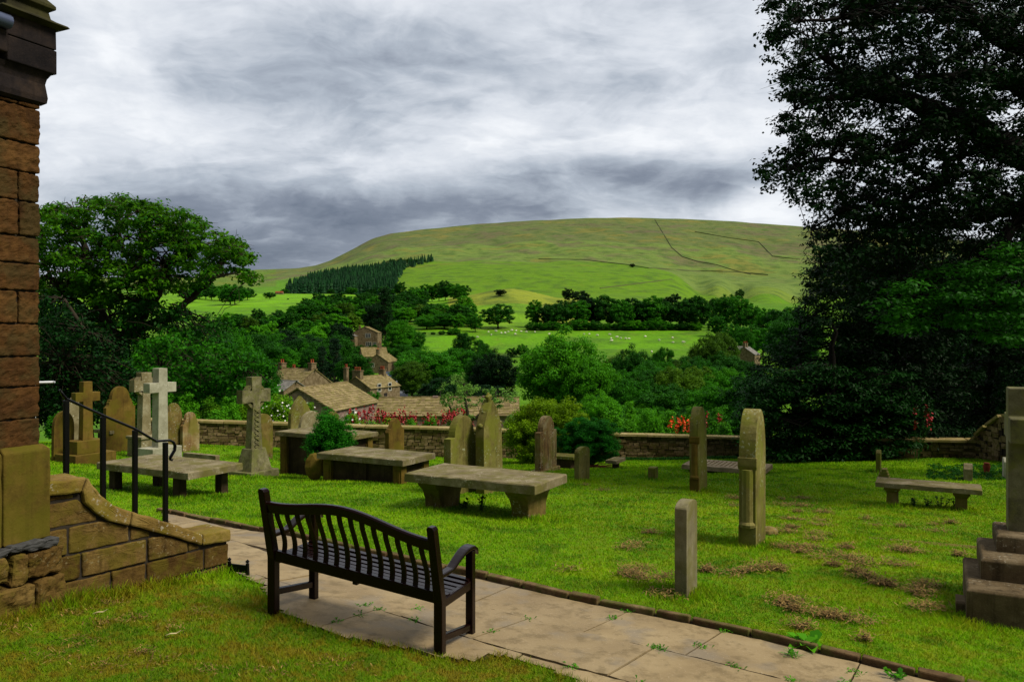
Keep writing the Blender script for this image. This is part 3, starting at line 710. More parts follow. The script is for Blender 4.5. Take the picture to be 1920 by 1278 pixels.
def place(u, v, d=None):
    if d is None: q = gp(u, v); return q
    q = P(u, v, d); return q
def headstone(uL, uR, vt, vb, style, th, mat, label, d=None, name='headstone', group=None, lean=0.0, side=0.0, base=None, column=False, minw=.3, bev=.006, panel=False):
    uc = (uL + uR) / 2; q = place(uc, vb, d); d = q.y
    az = math.degrees(math.atan2(q.x, q.y)); th_ = R(28 - az); S = (uR - uL) * d / 1500
    if math.sin(th_) < .08: wd = minw
    else: wd = max(minw, min(1.25, (S - th * abs(math.cos(th_))) / math.sin(th_)))
    h = (vb - vt) / 1500 * d; bur = .15
    mb = MB(); pr = [(x, z + (0 if z > 0 else -bur)) for x, z in prof(style, wd, h)]
    mb.prism(pr, -th / 2, th / 2)
    root = None
    Ml = Matrix.Rotation(lean, 4, 'X') @ Matrix.Rotation(side, 4, 'Y'); mb.xf(Ml)
    zb = G(q.x, q.y) if d < 31 else q.z
    loc = (q.x, q.y, q.z)
    if not (base or column or panel):
        o = mb.build(name, mat, loc=loc, rz=B_YAW, bevel=bev); tag(o, label, 'headstone', group); return o
    root = empty(name, loc, B_YAW, label, 'headstone', group)
    mb.build('tablet', mat, root, bevel=bev)
    if base:
        m2 = MB(); bw, bd, bh = base; m2.frustum((0, 0, -.15), wd + bw, th + bd, wd + bw * .8, th + bd * .8, bh + .15); m2.build('base', mat, root, bevel=.015)
    if column:                       # engaged shaft with moulded cap and foot on the near edge
        m2 = MB(); x0 = -wd / 2 + .02; hh = h
        for yy in (0.0,):
            m2.bb((x0 - .035, -th / 2 - .012, hh * .60), (x0 + .03, th / 2 + .012, hh * .66))
            m2.rings([[(x0 - e_, -th / 2 - e_ * .4, z), (x0 + .03, -th / 2 - e_ * .4, z), (x0 + .03, th / 2 + e_ * .4, z), (x0 - e_, th / 2 + e_ * .4, z)] for e_, z in ((.022, hh * .575), (.034, hh * .60))])
            m2.tube([(x0 - .004, 0, .30), (x0 - .004, 0, hh * .575)], th * .36, 12)
            m2.bb((x0 - .03, -th / 2 - .004, -.1), (x0 + .03, th / 2 + .004, .28)); m2.tube([(x0 - .004, 0, .26), (x0 - .004, 0, .30), (x0 - .004, 0, .33)], [th * .45, th * .5, th * .38], 12)
        m2.build('colonnette', M['brown'] if column == 'brown' else mat, root, bevel=.004)
    if panel:
        m2 = MB(); ph = h * .80
        m2.prism([(x * .74, z * .93 + .02) for x, z in prof(style, wd, h * .93) if z > 0] + [(-wd * .37, h * .1), (wd * .37, h * .1)], -th / 2 - .006, -th / 2 + .01)
        m2.build('raised_panel', mat, root, bevel=.004)
    return root

headstone(1390, 1432, 766, 1018, 'gothic', .20, M['mossy'], 'tall mossy pointed headstone seen almost edge-on with a small rock at its foot', column=True, minw=.62)
headstone(1294, 1326, 762, 918, 'gothic', .17, M['mossy'], 'pointed mossy headstone with a dark turned shaft, in front of the flat ledger tomb', column='brown', minw=.62, lean=R(-1), side=R(1.5))
headstone(1270, 1303, 936, 1112, 'segment', .115, M['edge'], 'small plain grey headstone nearest the path kerb, seen edge-on', minw=.36)
headstone(833, 897, 778, 924, 'step', .14, M['mossy'], 'broad round-topped mossy headstone with square shoulders behind the pedestal tomb')
hs = headstone(893, 944, 748, 922, 'pointed', .17, M['mossy'], 'tallest mossy headstone, pointed with a carved finial, behind the pedestal tomb', panel=False, base=(.02, .02, .02), side=R(-2))
m2 = MB(); hh = (922 - 748) / 1500 * hs.location.y
m2.tube([(0, 0, hh - .06), (0, 0, hh + .05), (0, 0, hh + .12)], [.05, .04, .02], 8); m2.tube([(-.085, 0, hh + .05), (.085, 0, hh + .05)], .032, 8)
m2.xf(Matrix.Rotation(R(-2), 4, 'Y')); m2.build('finial', M['mossy'], hs, smooth=True)
for s_ in (-1, 1):
    for zz, xx in ((.86, .20), (.73, .36)): m2 = MB(); m2.lathe([(.001, -.05), (.05, -.02), (.055, .02), (.001, .05)], (s_ * xx * .95, 0, hh * zz), 8); m2.build('crocket', M['mossy'], hs, smooth=True)
headstone(1003, 1044, 779, 884, 'step', .16, M['streaky'], 'streaked reddish headstone with a round head and sloping base, in front of the golden bush', base=(.10, .22, .10))
headstone(1077, 1106, 837, 900, 'segment', .11, M['mossy'], 'short round-cornered headstone standing alone by the dark green shrub')
headstone(722, 758, 783, 862, 'ogee', .13, M['brown'], 'brown ogee-topped headstone standing close to the boundary wall', d=22)
headstone(474, 511, 775, 862, 'round', .11, M['sand'], 'round-headed headstone behind the carved wheel cross')
headstone(197, 251, 724, 846, 'shoulder', .13, M['brown'], 'wide brown headstone with curved shoulders left of the white cross')
headstone(310, 341, 755, 846, 'gothic', .12, M['sand'], 'narrow pointed brown headstone directly right of the white cross')
headstone(339, 373, 772, 838, 'shoulder', .12, M['streaky'], 'small streaked headstone with curved shoulders at the left end of the boundary wall', d=24)
headstone(127, 156, 742, 848, 'step', .12, M['mottled'], 'pale lichen-speckled headstone behind the brown cross')
headstone(111, 124, 770, 850, 'gothic', .10, M['brown'], 'thin dark brown headstone leaning beside the handrail post', minw=.5, side=R(1), d=19)
headstone(540, 584, 742, 850, 'pointed', .12, M['mossy'], 'pointed mossy headstone with a knob finial behind the dark chest tomb', d=25)
q = P(562, 742, 25); mfin = None
headstone(556, 602, 770, 850, 'gothic', .10, M['mottled'], 'leaning pale-edged headstone just in front of the knob-topped one', d=24, side=R(7))
headstone(612, 636, 771, 850, 'round', .10, M['sand'], 'round grey headstone peeping over the shrub by the white roses', d=25.5)
headstone(1215, 1234, 875, 899, 'flat', .16, M['mossy'], 'squat square-topped stone stump in the open lawn', name='grave_marker', minw=.22)
headstone(1641, 1654, 843, 884, 'segment', .10, M['mossy'], 'slim mossy headstone against the dark trees, left of the stone bench tomb', minw=.42)
headstone(1804, 1826, 868, 900, 'ogee', .17, M['slab'], 'short pale chamfered headstone behind the right end of the bench tomb', minw=.3)
headstone(1872, 1898, 857, 906, 'segment', .09, M['grey'], 'pale grey inscribed headstone half hidden by the stepped cross', d=18, minw=.5)
headstone(1795, 1812, 1120, 1152, 'flat', .10, M['plinth'], 'low brown marker stone tucked against the stepped cross base', name='grave_marker', minw=.25, d=7.3)
# little stepped stone and red urn
mb = MB(); 
for k in range(4): mb.bb((-.13 + .03 * k, -.12, .06 * k), (.13 - .02 * k, .12, .06 * (k + 1) - .004))
q = gp(1657, 897); tag(mb.build('stepped_stone', M['mossy'], loc=tuple(q), rz=A_DIR, bevel=.008), 'small stepped stone block at the left end of the bench tomb', 'stone')
mb = MB(); mb.lathe([(.07, -.05), (.075, .02), (.055, .05), (.07, .14), (.085, .20), (.06, .25), (.075, .27), (.06, .28), (.001, .27)], n=16)
q = P(1850, 889, 19); tag(mb.build('flower_urn', plain('terracotta', (.16, .03, .012), .7), loc=tuple(q), smooth=True), 'small red-brown urn in the ground cover beside the far wall', 'urn')
# rock at the foot of the tall stone
def rock(u, v, r, mat, label, name='rock', sz=(1, 1, .6), d=None):
    rg = random.Random(int(u * 7 + v)); q = place(u, v, d); rs = []
    for k in range(7):
        ph = math.pi * k / 6; rr = math.sin(ph) * r
        rs.append([(sz[0] * (rr + .001) * (math.cos(a) * (1 + rg.uniform(-.15, .15))), sz[1] * (rr + .001) * math.sin(a) * (1 + rg.uniform(-.15, .15)), -math.cos(ph) * r * sz[2]) for a in np.linspace(0, 2 * math.pi, 10, endpoint=False)])
    m = MB(); m.rings(rs); tag(m.build(name, mat, loc=(q.x, q.y, q.z + r * .15), smooth=False, bevel=.01), label, 'rock')
rock(1442, 1000, .13, M['sand'], 'grey rock lying against the foot of the tall mossy headstone')
rock(590, 878, .26, M['brown'], 'triangular broken stone leaning on the left end of the pilastered tomb', 'broken_stone', (.8, .4, 1.1), 16.3)

def corners(u1, v1, d1, u2, u3):
    t1, t2, t3 = [(u - 960) / 1500 for u in (u1, u2, u3)]
    A = Vector((t1 * d1, d1, -(v1 - 630) / 1500 * d1))
    L = (t2 * d1 - A.x) / (av.x - t2 * av.y)
    Bq = A + av * L; W = (t3 * Bq.y - Bq.x) / (bv.x - t3 * bv.y)
    return A, L, W
def slabmesh(L, W, th, ov=0.0, chips=True, rng=random.Random(1)):
    mb = MB(); n = 16; ring = []
    m_ = 10
    pts = [(L * i / n, 0) for i in range(n)] + [(L, W * i / m_) for i in range(m_)] + [(L - L * i / n, W) for i in range(n)] + [(0, W - W * i / m_) for i in range(m_)]
    def jit(a): return [(x + rng.uniform(-a, a), y + rng.uniform(-a, a)) for x, y in pts]
    r0 = [(x, y, -th) for x, y in jit(.004)]; r1 = [(x, y, -th * .12) for x, y in jit(.005)]; r2 = [(x + (L / 2 - x) * .012, y + (W / 2 - y) * .016, rng.uniform(-.006, .002)) for x, y in jit(.006)]
    mb.rings([r0, r1, r2]); return mb
def tomb(name, label, u1, v1, d1, u2, u3, th, kind, mat_top, mat_side, Wf=None):
    A, L, W = corners(u1, v1, d1, u2, u3); W = Wf or W; gz = G(A.x + av.x * L / 2 + bv.x * W / 2, A.y + av.y * L / 2 + bv.y * W / 2)
    root = empty(name, (A.x, A.y, A.z), A_DIR, label, 'tomb'); h = A.z - gz + .25
    # lean of the slab from the pixel levels is ignored: slabs lie level
    slabmesh(L, W, th, rng=random.Random(int(u1))).build('slab', mat_top, root, bevel=0)
    if kind == 'posts':
        for (x, y) in ((.32, .14), (.32, W - .14), (L - .36, .14), (L - .36, W - .14)):
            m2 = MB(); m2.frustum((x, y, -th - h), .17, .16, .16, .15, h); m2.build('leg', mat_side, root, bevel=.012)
    if kind == 'pedestal':
        for x in (.34, L - .36):
            m2 = MB(); hh = h - .25 + .12; rg = []
            for t_, k in ((0, .78), (.06, .80), (.10, .66), (.35, .60), (.60, .62), (.80, .74), (.92, .92), (1.0, .98)):
                hw = W * .5 * k * .88; hd = .17 * (.55 + .45 * k); z = -th - hh * (1 - t_)
                rg.append([(x - hd, W / 2 - hw, z), (x + hd, W / 2 - hw, z), (x + hd, W / 2 + hw, z), (x - hd, W / 2 + hw, z)])
            m2.rings(rg); m2.frustum((x, W / 2, -th - hh - .3), .34, W * .7, .33, W * .69, .3); m2.build('pedestal', mat_side, root, bevel=.02, segs=3)
    if kind == 'pillars':
        for x in (.26, L - .30):
            m2 = MB(); hh = h
            m2.frustum((x, W / 2, -th - hh), .21, W * .66, .17, W * .60, hh * .86); m2.frustum((x, W / 2, -th - hh * .15), .18, W * .62, .24, W * .80, hh * .08); m2.bb((x - .13, W * .09, -th - hh * .07), (x + .13, W * .91, -th)); m2.build('pillar', mat_side, root, bevel=.01)
    if kind in ('chest', 'deepchest'):
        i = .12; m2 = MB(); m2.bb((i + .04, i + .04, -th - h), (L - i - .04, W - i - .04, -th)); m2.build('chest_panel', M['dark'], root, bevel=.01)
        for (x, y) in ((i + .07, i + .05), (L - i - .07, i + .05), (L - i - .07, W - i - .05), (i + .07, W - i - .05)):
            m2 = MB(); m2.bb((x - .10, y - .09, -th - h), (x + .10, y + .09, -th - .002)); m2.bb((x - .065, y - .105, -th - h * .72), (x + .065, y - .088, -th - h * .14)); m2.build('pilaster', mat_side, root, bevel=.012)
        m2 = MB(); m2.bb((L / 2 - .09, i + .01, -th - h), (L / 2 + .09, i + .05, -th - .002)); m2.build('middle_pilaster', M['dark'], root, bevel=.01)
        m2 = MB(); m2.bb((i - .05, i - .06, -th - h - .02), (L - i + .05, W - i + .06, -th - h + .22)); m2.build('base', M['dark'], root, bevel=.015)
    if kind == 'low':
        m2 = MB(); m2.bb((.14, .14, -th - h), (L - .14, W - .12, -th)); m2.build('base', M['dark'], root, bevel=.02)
    return root
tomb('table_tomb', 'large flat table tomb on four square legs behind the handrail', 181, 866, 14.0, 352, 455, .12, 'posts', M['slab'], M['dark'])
tomb('table_tomb', 'table tomb on two curved pedestals behind the wooden bench', 758, 886, 12.0, 1003, 1063, .13, 'pedestal', M['slab'], M['sand'])
tomb('chest_tomb', 'low chest tomb with corner pilasters left of the pedestal tomb', 594, 848, 16.0, 755, 816, .12, 'chest', M['slab'], M['brown'])
tomb('chest_tomb', 'dark chest tomb behind the feathery green shrub near the wall', 515, 808, 19.0, 652, 709, .10, 'chest', M['slab'], M['brown'])
tomb('ledger_tomb', 'flat inscribed ledger slab on a low base near the orange flowers', 1278, 870, 20.0, 1433, 1449, .11, 'low', M['tanslab'], M['dark'])
led = [o for o in bpy.data.objects if o.get('label', '').startswith('flat inscribed ledger')][0]
rg_ = random.Random(8); mb = MB()
for i in range(13):
    x = .35 + i * .11; y = .16
    while y < .95:
        l = rg_.uniform(.03, .10); mb.bb((x, y, -.004), (x + .028, y + l, .0025)); y += l + rg_.uniform(.012, .03)
mb.build('inscription', M['brown'], led)
tomb('table_tomb', 'narrow stone slab on two short pillars, like a bench, at the right', 1641, 903, 14.0, 1842, 1838, .085, 'pillars', M['slab'], M['sand'], .62)
tomb('ledger_tomb', 'small table slab half hidden by the right side of the dark green shrub', 1135, 862, 22.0, 1156, 1173, .09, 'low', M['slab'], M['dark'])
tomb('ledger_tomb', 'mossy slab just showing between the streaked headstone and the dark shrub', 1030, 853, 22.5, 1075, 1090, .08, 'low', M['mossy'], M['dark'])
tomb('ledger_tomb', 'low grey coffin slab between the white cross and the carved wheel cross', 343, 848, 20.0, 404, 412, .22, 'low', M['mottled'], M['dark'])
tomb('ledger_tomb', 'pale slab low in the grass between the brown cross and the wide headstone', 176, 805, 23.0, 206, 214, .09, 'low', M['slab'], M['dark'])
# sunken ledger at the right
A, L, W = corners(1630, 1008, 10.0, 1805, 1812); 
mb = MB(); zc_ = G(A.x + .8, A.y - .1); mb.bb((0, 0, -.14), (2.0, .6, -.02)); tag(mb.build('sunken_slab', M['sand'], loc=(A.x, A.y, zc_), rz=A_DIR + R(6), bevel=.01), 'sunken grave slab edge showing through the scarified lawn', 'grave slab')

# crosses --------------------------------------------------------
def steps_for(root, mat, dims):
    for (w, d, z0, z1) in dims:
        m2 = MB(); m2.frustum((0, 0, z0), w, d, w * .985, d * .985, z1 - z0); m2.build('step', mat, root, bevel=.012)
def latin(root, mat, w, t, z0, z1, arm, za0, za1, ws=None):
    ws = ws or w
    m2 = MB(); m2.prism([(-ws / 2, z0), (ws / 2, z0), (w / 2, za0), (arm / 2, za0), (arm / 2, za1), (w / 2, za1), (w / 2 * .96, z1), (-w / 2 * .96, z1), (-w / 2, za1), (-arm / 2, za1), (-arm / 2, za0), (-w / 2, za0)], -t / 2, t / 2)
    m2.build('cross', mat, root, bevel=.008)
# white granite cross
d = 18.0; q = P(300, 862, d); k = d / 1500
root = empty('stone_cross', tuple(q), B_YAW, 'tall pale granite latin cross on a pale block', 'cross')
latin(root, M['grey'], .23, .22, .10, (862 - 690) * k, .70, (862 - 735) * k, (862 - 717) * k, .27)
steps_for(root, M['grey'], [(.78, .52, -.3, .30)])
# brown cross on two steps
d = 19.0; q = P(161, 868, d); k = d / 1500
root = empty('stone_cross', tuple(q), B_YAW, 'brown sandstone latin cross on a two-step base behind the handrail', 'cross')
latin(root, M['brown'], .23, .17, .52, (868 - 715) * k, .62, (868 - 752) * k, (868 - 735) * k, .27)
steps_for(root, M['brown'], [(1.05, .80, -.3, .26), (.74, .46, .26, .56)])
# celtic crosses
def wheel(root, mat, zc_, r, t, w, z0, z1, ws, arm, ring=True, carve=True):
    n = 28; m2 = MB()
    a = w / 2
    out = [(-ws / 2, z0), (ws / 2, z0), (a, zc_ - r * .55), (a * 1.35, zc_ - r * .42)]
    # arms with cusped armpits
    out += [(r * .42, zc_ - a * 1.25), (arm / 2, zc_ - a * 1.5), (arm / 2, zc_ + a * 1.5), (r * .42, zc_ + a * 1.25), (a * 1.35, zc_ + r * .42), (a * 1.5, z1), (-a * 1.5, z1), (-a * 1.35, zc_ + r * .42), (-r * .42, zc_ + a * 1.25), (-arm / 2, zc_ + a * 1.5), (-arm / 2, zc_ - a * 1.5), (-r * .42, zc_ - a * 1.25), (-a * 1.35, zc_ - r * .42), (-a, zc_ - r * .55)]
    m2.prism(out, -t / 2, t / 2); m2.build('cross', mat, root, bevel=.012)
    m3 = MB(); ri = r * .78; rr = [[( rad * math.cos(2 * math.pi * i / n), y, zc_ + rad * math.sin(2 * math.pi * i / n)) for i in range(n)] for rad, y in ((r, -t * .38), (r, t * .38), (ri, t * .38), (ri, -t * .38), (r, -t * .38))]
    m3.rings(rr, cap=False); m3.build('ring', mat, root)
    m4 = MB()
    if carve:
        for i in range(9):      # interlace cords on the shaft
            z = z0 + (zc_ - r - z0) * (i + .5) / 9; s_ = 1 if i % 2 else -1
            m4.tube([(-a * .7 * s_, -t / 2 - .002, z - .05), (0, -t / 2 - .012, z), (a * .7 * s_, -t / 2 - .002, z + .05)], .014, 6)
            m4.tube([(a * .7 * s_, -t / 2 - .002, z - .05), (0, -t / 2 - .006, z), (-a * .7 * s_, -t / 2 - .002, z + .05)], .012, 6)
    if carve: m4.build('carving', mat, root, smooth=True)
d = 18.0; q = P(476, 894, d); k = d / 1500; mat_c = stone('carved_stone', (.05, .045, .02), (.13, .12, .06), (.22, .205, .11), green=(.12, .125, .035), sc=3, bstr=1.0)
root = empty('wheel_cross', tuple(q), B_YAW, 'carved grey-green wheel-head cross on a tapering block and step', 'cross')
wheel(root, mat_c, (894 - 742) * k, .29, .18, .20, .60, (894 - 706) * k, .34, .84)
m2 = MB(); m2.frustum((0, 0, .16), .62, .50, .40, .32, .50); m2.build('pedestal', mat_c, root, bevel=.015)
m2 = MB(); m2.frustum((0, 0, -.25), .86, .72, .84, .70, .42); m2.build('step', mat_c, root, bevel=.015)
d = 22.0; q = P(270, 852, d); k = d / 1500
root = empty('wheel_cross', tuple(q), B_YAW, 'mottled wheel-head cross partly hidden behind the pale granite cross', 'cross')
wheel(root, M['mottled'], (852 - 722) * k, .29, .22, .22, .45, (852 - 698) * k, .30, .76, carve=False)
m2 = MB(); m2.frustum((0, 0, -.3), .62, .60, .60, .58, .80); m2.bb((-.33, -.33, .46), (.33, .33, .54)); m2.build('pedestal', M['mottled'], root, bevel=.015)

# big stepped cross at the right edge
q0 = gp(1812, 1166); d0 = q0.y; zt = -(1102 - 630) / 1500 * d0
def onl(u, v, z): dd = -z * 1500 / (v - 630); return Vector(((u - 960) / 1500 * dd, dd, z))
bigx = empty('stepped_cross', (q0.x, q0.y, q0.z), A_DIR, 'large dark stone cross on three broad steps at the right edge', 'cross')
def rel(p): dlt = Vector((p.x - q0.x, p.y - q0.y, 0)); return dlt.dot(av), dlt.dot(bv)
z1 = zt - q0.z
b2 = onl(1839, 1085, zt); x2, y2 = rel(b2)
zt2 = -(1046 - 630) / 1500 * b2.y; z2 = zt2 - q0.z
b3 = onl(1868, 1033, zt2); x3, y3 = rel(b3); zt3 = -(1001 - 630) / 1500 * b3.y; z3 = zt3 - q0.z
b4 = onl(1890, 994, zt3); x4, y4 = rel(b4); x4 = max(x4, x3 + .08)
Wd = 1.15
for (x, y, za, zb) in ((0, 0, -.4, z1), (x2, y2, z1 - .002, z2), (x3, y3, z2 - .002, z3)):
    m2 = MB(); L = Wd - 2 * x
    e = .02; m2.add([(x, y, za), (x + L, y, za), (x + L, y + L, za), (x, y + L, za), (x, y, zb - e), (x + L, y, zb - e), (x + L, y + L, zb - e), (x, y + L, zb - e), (x + e, y + e, zb), (x + L - e, y + e, zb), (x + L - e, y + L - e, zb), (x + e, y + L - e, zb)],
        [(3, 2, 1, 0), (0, 1, 5, 4), (1, 2, 6, 5), (2, 3, 7, 6), (3, 0, 4, 7), (4, 5, 9, 8), (5, 6, 10, 9), (6, 7, 11, 10), (7, 4, 8, 11), (8, 9, 10, 11)])
    m2.build('step', M['plinth'], bigx, bevel=.008)
zc1 = -(727 - 630) / 1500 * b4.y - q0.z; za0 = -(826 - 630) / 1500 * b4.y - q0.z; za1 = -(780 - 630) / 1500 * b4.y - q0.z
m2 = MB(); sw = .27; cx = x4 + sw / 2; cy = y4 + .13
pr = [(-.13, z3 - .01), (.13, z3 - .01), (.13, za0), (.40, za0), (.40, za1), (.13, za1), (.13, zc1), (-.13, zc1), (-.13, za1), (-.40, za1), (-.40, za0), (-.13, za0)]
m2.prism(pr, -sw / 2, sw / 2); m2.xf(Matrix.Translation((cx, cy, 0)) @ Matrix.Rotation(R(90), 4, 'Z')); m2.build('cross', stone('cross_stone', (.06, .055, .03), (.13, .12, .065), (.21, .195, .12), green=(.13, .13, .035), sc=1.6), bigx, bevel=.012)

# ------------------------------------------------------------------ boundary wall
def rubble_wall(name, label, pts, hgt, th=.42, slopes=None, seed=1, dens=1.0, cope_mat='wallcope', mat='rubble'):
    """dry-laid rubble in courses with flat coping stones; pts: (x, y, ground z, top z)"""
    rg = random.Random(seed); root = empty(name, (pts[0][0], pts[0][1], pts[0][2]), 0, label, 'wall'); O = Vector(root.location)
    st = MB(); cp = MB(); core = MB()
    for (x0, y0, g0, t0), (x1, y1, g1, t1) in zip(pts[:-1], pts[1:]):
        L = math.hypot(x1 - x0, y1 - y0); a = math.atan2(y1 - y0, x1 - x0); n = max(1, int(L / .5))
        Mr = Matrix.Rotation(a, 3, 'Z'); nx, ny = -math.sin(a), math.cos(a)
        core.add([(x0 - nx * s_ * th * .4 - O.x, y0 - ny * s_ * th * .4 - O.y, z - O.z) for s_ in (-1, 1) for z in (g0 - .3, t0 - .06)] + [(x1 - nx * s_ * th * .4 - O.x, y1 - ny * s_ * th * .4 - O.y, z - O.z) for s_ in (-1, 1) for z in (g1 - .3, t1 - .06)],
                 [(0, 1, 3, 2), (4, 6, 7, 5), (0, 4, 5, 1), (2, 3, 7, 6), (1, 5, 7, 3), (0, 2, 6, 4)])
        s = 0.0
        rows = 9
        for r in range(rows):
            s = -rg.uniform(0, .2)
            while s < L:
                l = rg.uniform(.12, .42) / dens; f = min(max((s + l / 2) / L, 0), 1)
                gz = g0 + (g1 - g0) * f - .05; tz = t0 + (t1 - t0) * f - .07; hz = (tz - gz) / rows
                cx, cy = x0 + (x1 - x0) * f, y0 + (y1 - y0) * f
                if 0 <= s + l / 2 <= L:
                    st.box((cx - O.x, cy - O.y, gz + hz * (r + .5) + rg.uniform(-.008, .008) - O.z), (l - .02, th + rg.uniform(-.05, .03), hz * rg.uniform(.78, 1.02)), Mr, .012, rg)
                s += l
        s = 0.0
        while s < L:
            l = min(rg.uniform(.7, 1.1), L - s + .01); f = (s + l / 2) / L
            tz = t0 + (t1 - t0) * f; cx, cy = x0 + (x1 - x0) * f, y0 + (y1 - y0) * f
            cp.box((cx - O.x, cy - O.y, tz - .035 - O.z), (l - .012, th + .14, .085), Mr @ Matrix.Rotation(-math.atan2(t1 - t0, L), 3, 'Y'), .008, rg); s += l
    core.build('core', M['mortar'], root); st.build('stonework', M[mat], root); cp.build('coping', M[cope_mat], root, bevel=.012)
    return root
def wp(u, vt, vb, d): x = (u - 960) / 1500 * d; return (x, d, -(vb - 630) / 1500 * d - .1, -(vt - 630) / 1500 * d)
rubble_wall('boundary_wall', 'low dry stone boundary wall with flat pale coping along the foot of the churchyard',
    [wp(210, 783, 832, 29), wp(375, 787, 836, 29), wp(500, 791, 840, 29.5), wp(700, 797, 848, 29.8), wp(850, 801, 852, 29.8), wp(1000, 806, 855, 29.8), wp(1160, 812, 860, 29.8), wp(1385, 818, 864, 29.8), wp(1600, 822, 868, 29.5)], .9, seed=4)
rubble_wall('rising_wall', 'shaded rubble wall that ramps up towards the right under the big tree',
    [wp(1560, 818, 866, 25), wp(1735, 822, 868, 24.5), wp(1832, 823, 872, 24), wp(1842, 815, 874, 23.8), wp(1862, 795, 876, 23.2), wp(1890, 776, 880, 22.5), wp(1990, 762, 890, 21), wp(2200, 745, 900, 19)], 1.5, seed=9)
# ------------------------------------------------------------------ walls on the hill
M['fellwall'] = plain('fell_wall', (.085, .10, .04), .95, .1, .3, .4)
def fell_wall(pix, label, h=2.2, wdt=3.0, name='field_wall'):
    pts = []
    for (u0, v0), (u1, v1) in zip(pix[:-1], pix[1:]):
        for k in range(4): pts.append((u0 + (u1 - u0) * k / 4, v0 + (v1 - v0) * k / 4))
    pts.append(pix[-1]); W3 = [hit(u, v, 300) for u, v in pts]; O = W3[0]; rings = []
    for i, p in enumerate(W3):
        a = W3[max(i - 1, 0)]; b = W3[min(i + 1, len(W3) - 1)]; t_ = (b - a).normalized(); n_ = Vector((-t_.y, t_.x, 0)) * wdt / 2; q = p - O
        rings.append([tuple(q - n_ + Vector((0, 0, -2))), tuple(q + n_ + Vector((0, 0, -2))), tuple(q + n_ * .6 + Vector((0, 0, h))), tuple(q - n_ * .6 + Vector((0, 0, h)))])
    m2 = MB(); m2.rings(rings); tag(m2.build(name, M['fellwall'], loc=tuple(O)), label, 'wall')
fell_wall([(1228, 412), (1242, 435), (1260, 465), (1280, 482), (1309, 491), (1344, 497), (1379, 508), (1408, 515)], 'dark stone wall curving down the big hill from its summit', 2.0, 1.8)
fell_wall([(1303, 435), (1365, 446), (1423, 454), (1449, 481), (1500, 487)], 'thin wall line crossing the upper right of the hill', 2.2, 2.5)
fell_wall([(1215, 503), (1292, 508), (1376, 510), (1440, 516)], 'dark wall along the foot of the moor on the right', 2.2, 2.5)
fell_wall([(1010, 486), (1090, 487), (1180, 497), (1215, 503)], 'faint wall between bright pasture and moor below the summit', 1.6, 2.0)
fell_wall([(1125, 541), (1180, 534), (1260, 524)], 'short wall slanting across the bright pasture', 1.4, 2.0)

# ------------------------------------------------------------------ conifer plantation
def leaf_cones(pts, hs, rng):
    V = []
    for (x, y, z), h in zip(pts, hs):
        tiers = 4; tw = rng.random() * 6
        for k in range(tiers):
            z0 = z + h * (.10 + .20 * k); z1 = z0 + h * (.34 if k < tiers - 1 else .30); r = h * (.21 - .042 * k) * rng.uniform(.85, 1.1)
            n = 8
            ang = [tw + 2 * math.pi * i / n + rng.uniform(-.15, .15) for i in range(n)]
            rr = [r * rng.uniform(.7, 1.15) for _ in range(n)]; zz = [z0 + rng.uniform(-.05, .03) * h for _ in range(n)]
            for i in range(n):
                j = (i + 1) % n
                V += [(x + rr[i] * math.cos(ang[i]), y + rr[i] * math.sin(ang[i]), zz[i]), (x + rr[j] * math.cos(ang[j]), y + rr[j] * math.sin(ang[j]), zz[j]), (x, y, z1)]
    return np.array(V)
M['conifer'] = leafmat('conifer_green', (.004, .028, .008), (.016, .080, .018), .1, big=.01)
rng = random.Random(21); pp = []; hh = []
topedge = lambda u: np.interp(u, [535, 560, 600, 650, 700, 745, 790, 815], [1190, 1400, 1650, 1850, 1960, 1960, 2000, 2000])
botedge = lambda u: np.interp(u, [535, 740, 745, 760, 815], [1165, 1165, 1500, 1780, 1920])
for _ in range(2600):
    u = rng.uniform(536, 812); d = math.exp(rng.uniform(math.log(1165), math.log(2000)))
    if botedge(u) < d < topedge(u) * rng.uniform(.985, 1.01):
        x = (u - 960) / 1500 * d; pp.append((x, d, G(x, d) - 1)); hh.append(rng.uniform(15, 25) * (1 if d < 1800 else .8))
V = leaf_cones(pp, hh, rng); tn = np.repeat(np.array([rng.random() for _ in pp]), 32)[:len(V) // 3]
tag(np_mesh('conifer_plantation', V, 3, M['conifer'], cols=tn), 'dark dense conifer plantation on the flank of the hill', 'plantation', kind='stuff')

# ------------------------------------------------------------------ leaves and trees
def nrm(a): return a / np.maximum(np.linalg.norm(a, axis=1, keepdims=True), 1e-9)
def leafquads(rs, C, rad, n, size, flat=.7, up=.55, outw=.7, shell=.5, wr=.55):
    """n rhombic leaves scattered through each ball of radius rad around the centres C"""
    M_ = len(C); c = np.repeat(C, n, 0); r = np.repeat(np.broadcast_to(rad, (M_,)), n)
    dv = nrm(rs.normal(size=(M_ * n, 3))); rr = rs.random(M_ * n) ** shell
    off = dv * rr[:, None] * r[:, None]; off[:, 2] *= flat
    p = c + off
    nn = nrm(dv * outw + np.array([0, 0, up]) + rs.normal(size=dv.shape) * .45)
    a = nrm(np.cross(nn, rs.normal(size=dv.shape))); b = np.cross(nn, a)
    s = size * rs.uniform(.65, 1.3, M_ * n)[:, None]
    q = np.stack([p - a * s * .5, p + b * s * wr * .5, p + a * s * .5 - nn * s * .10, p - b * s * wr * .5], 1)
    tint = np.clip(rs.random(M_ * n) * .75 + np.repeat(rs.random(M_), n) * .35, 0, 1)
    return q.reshape(-1, 3), tint
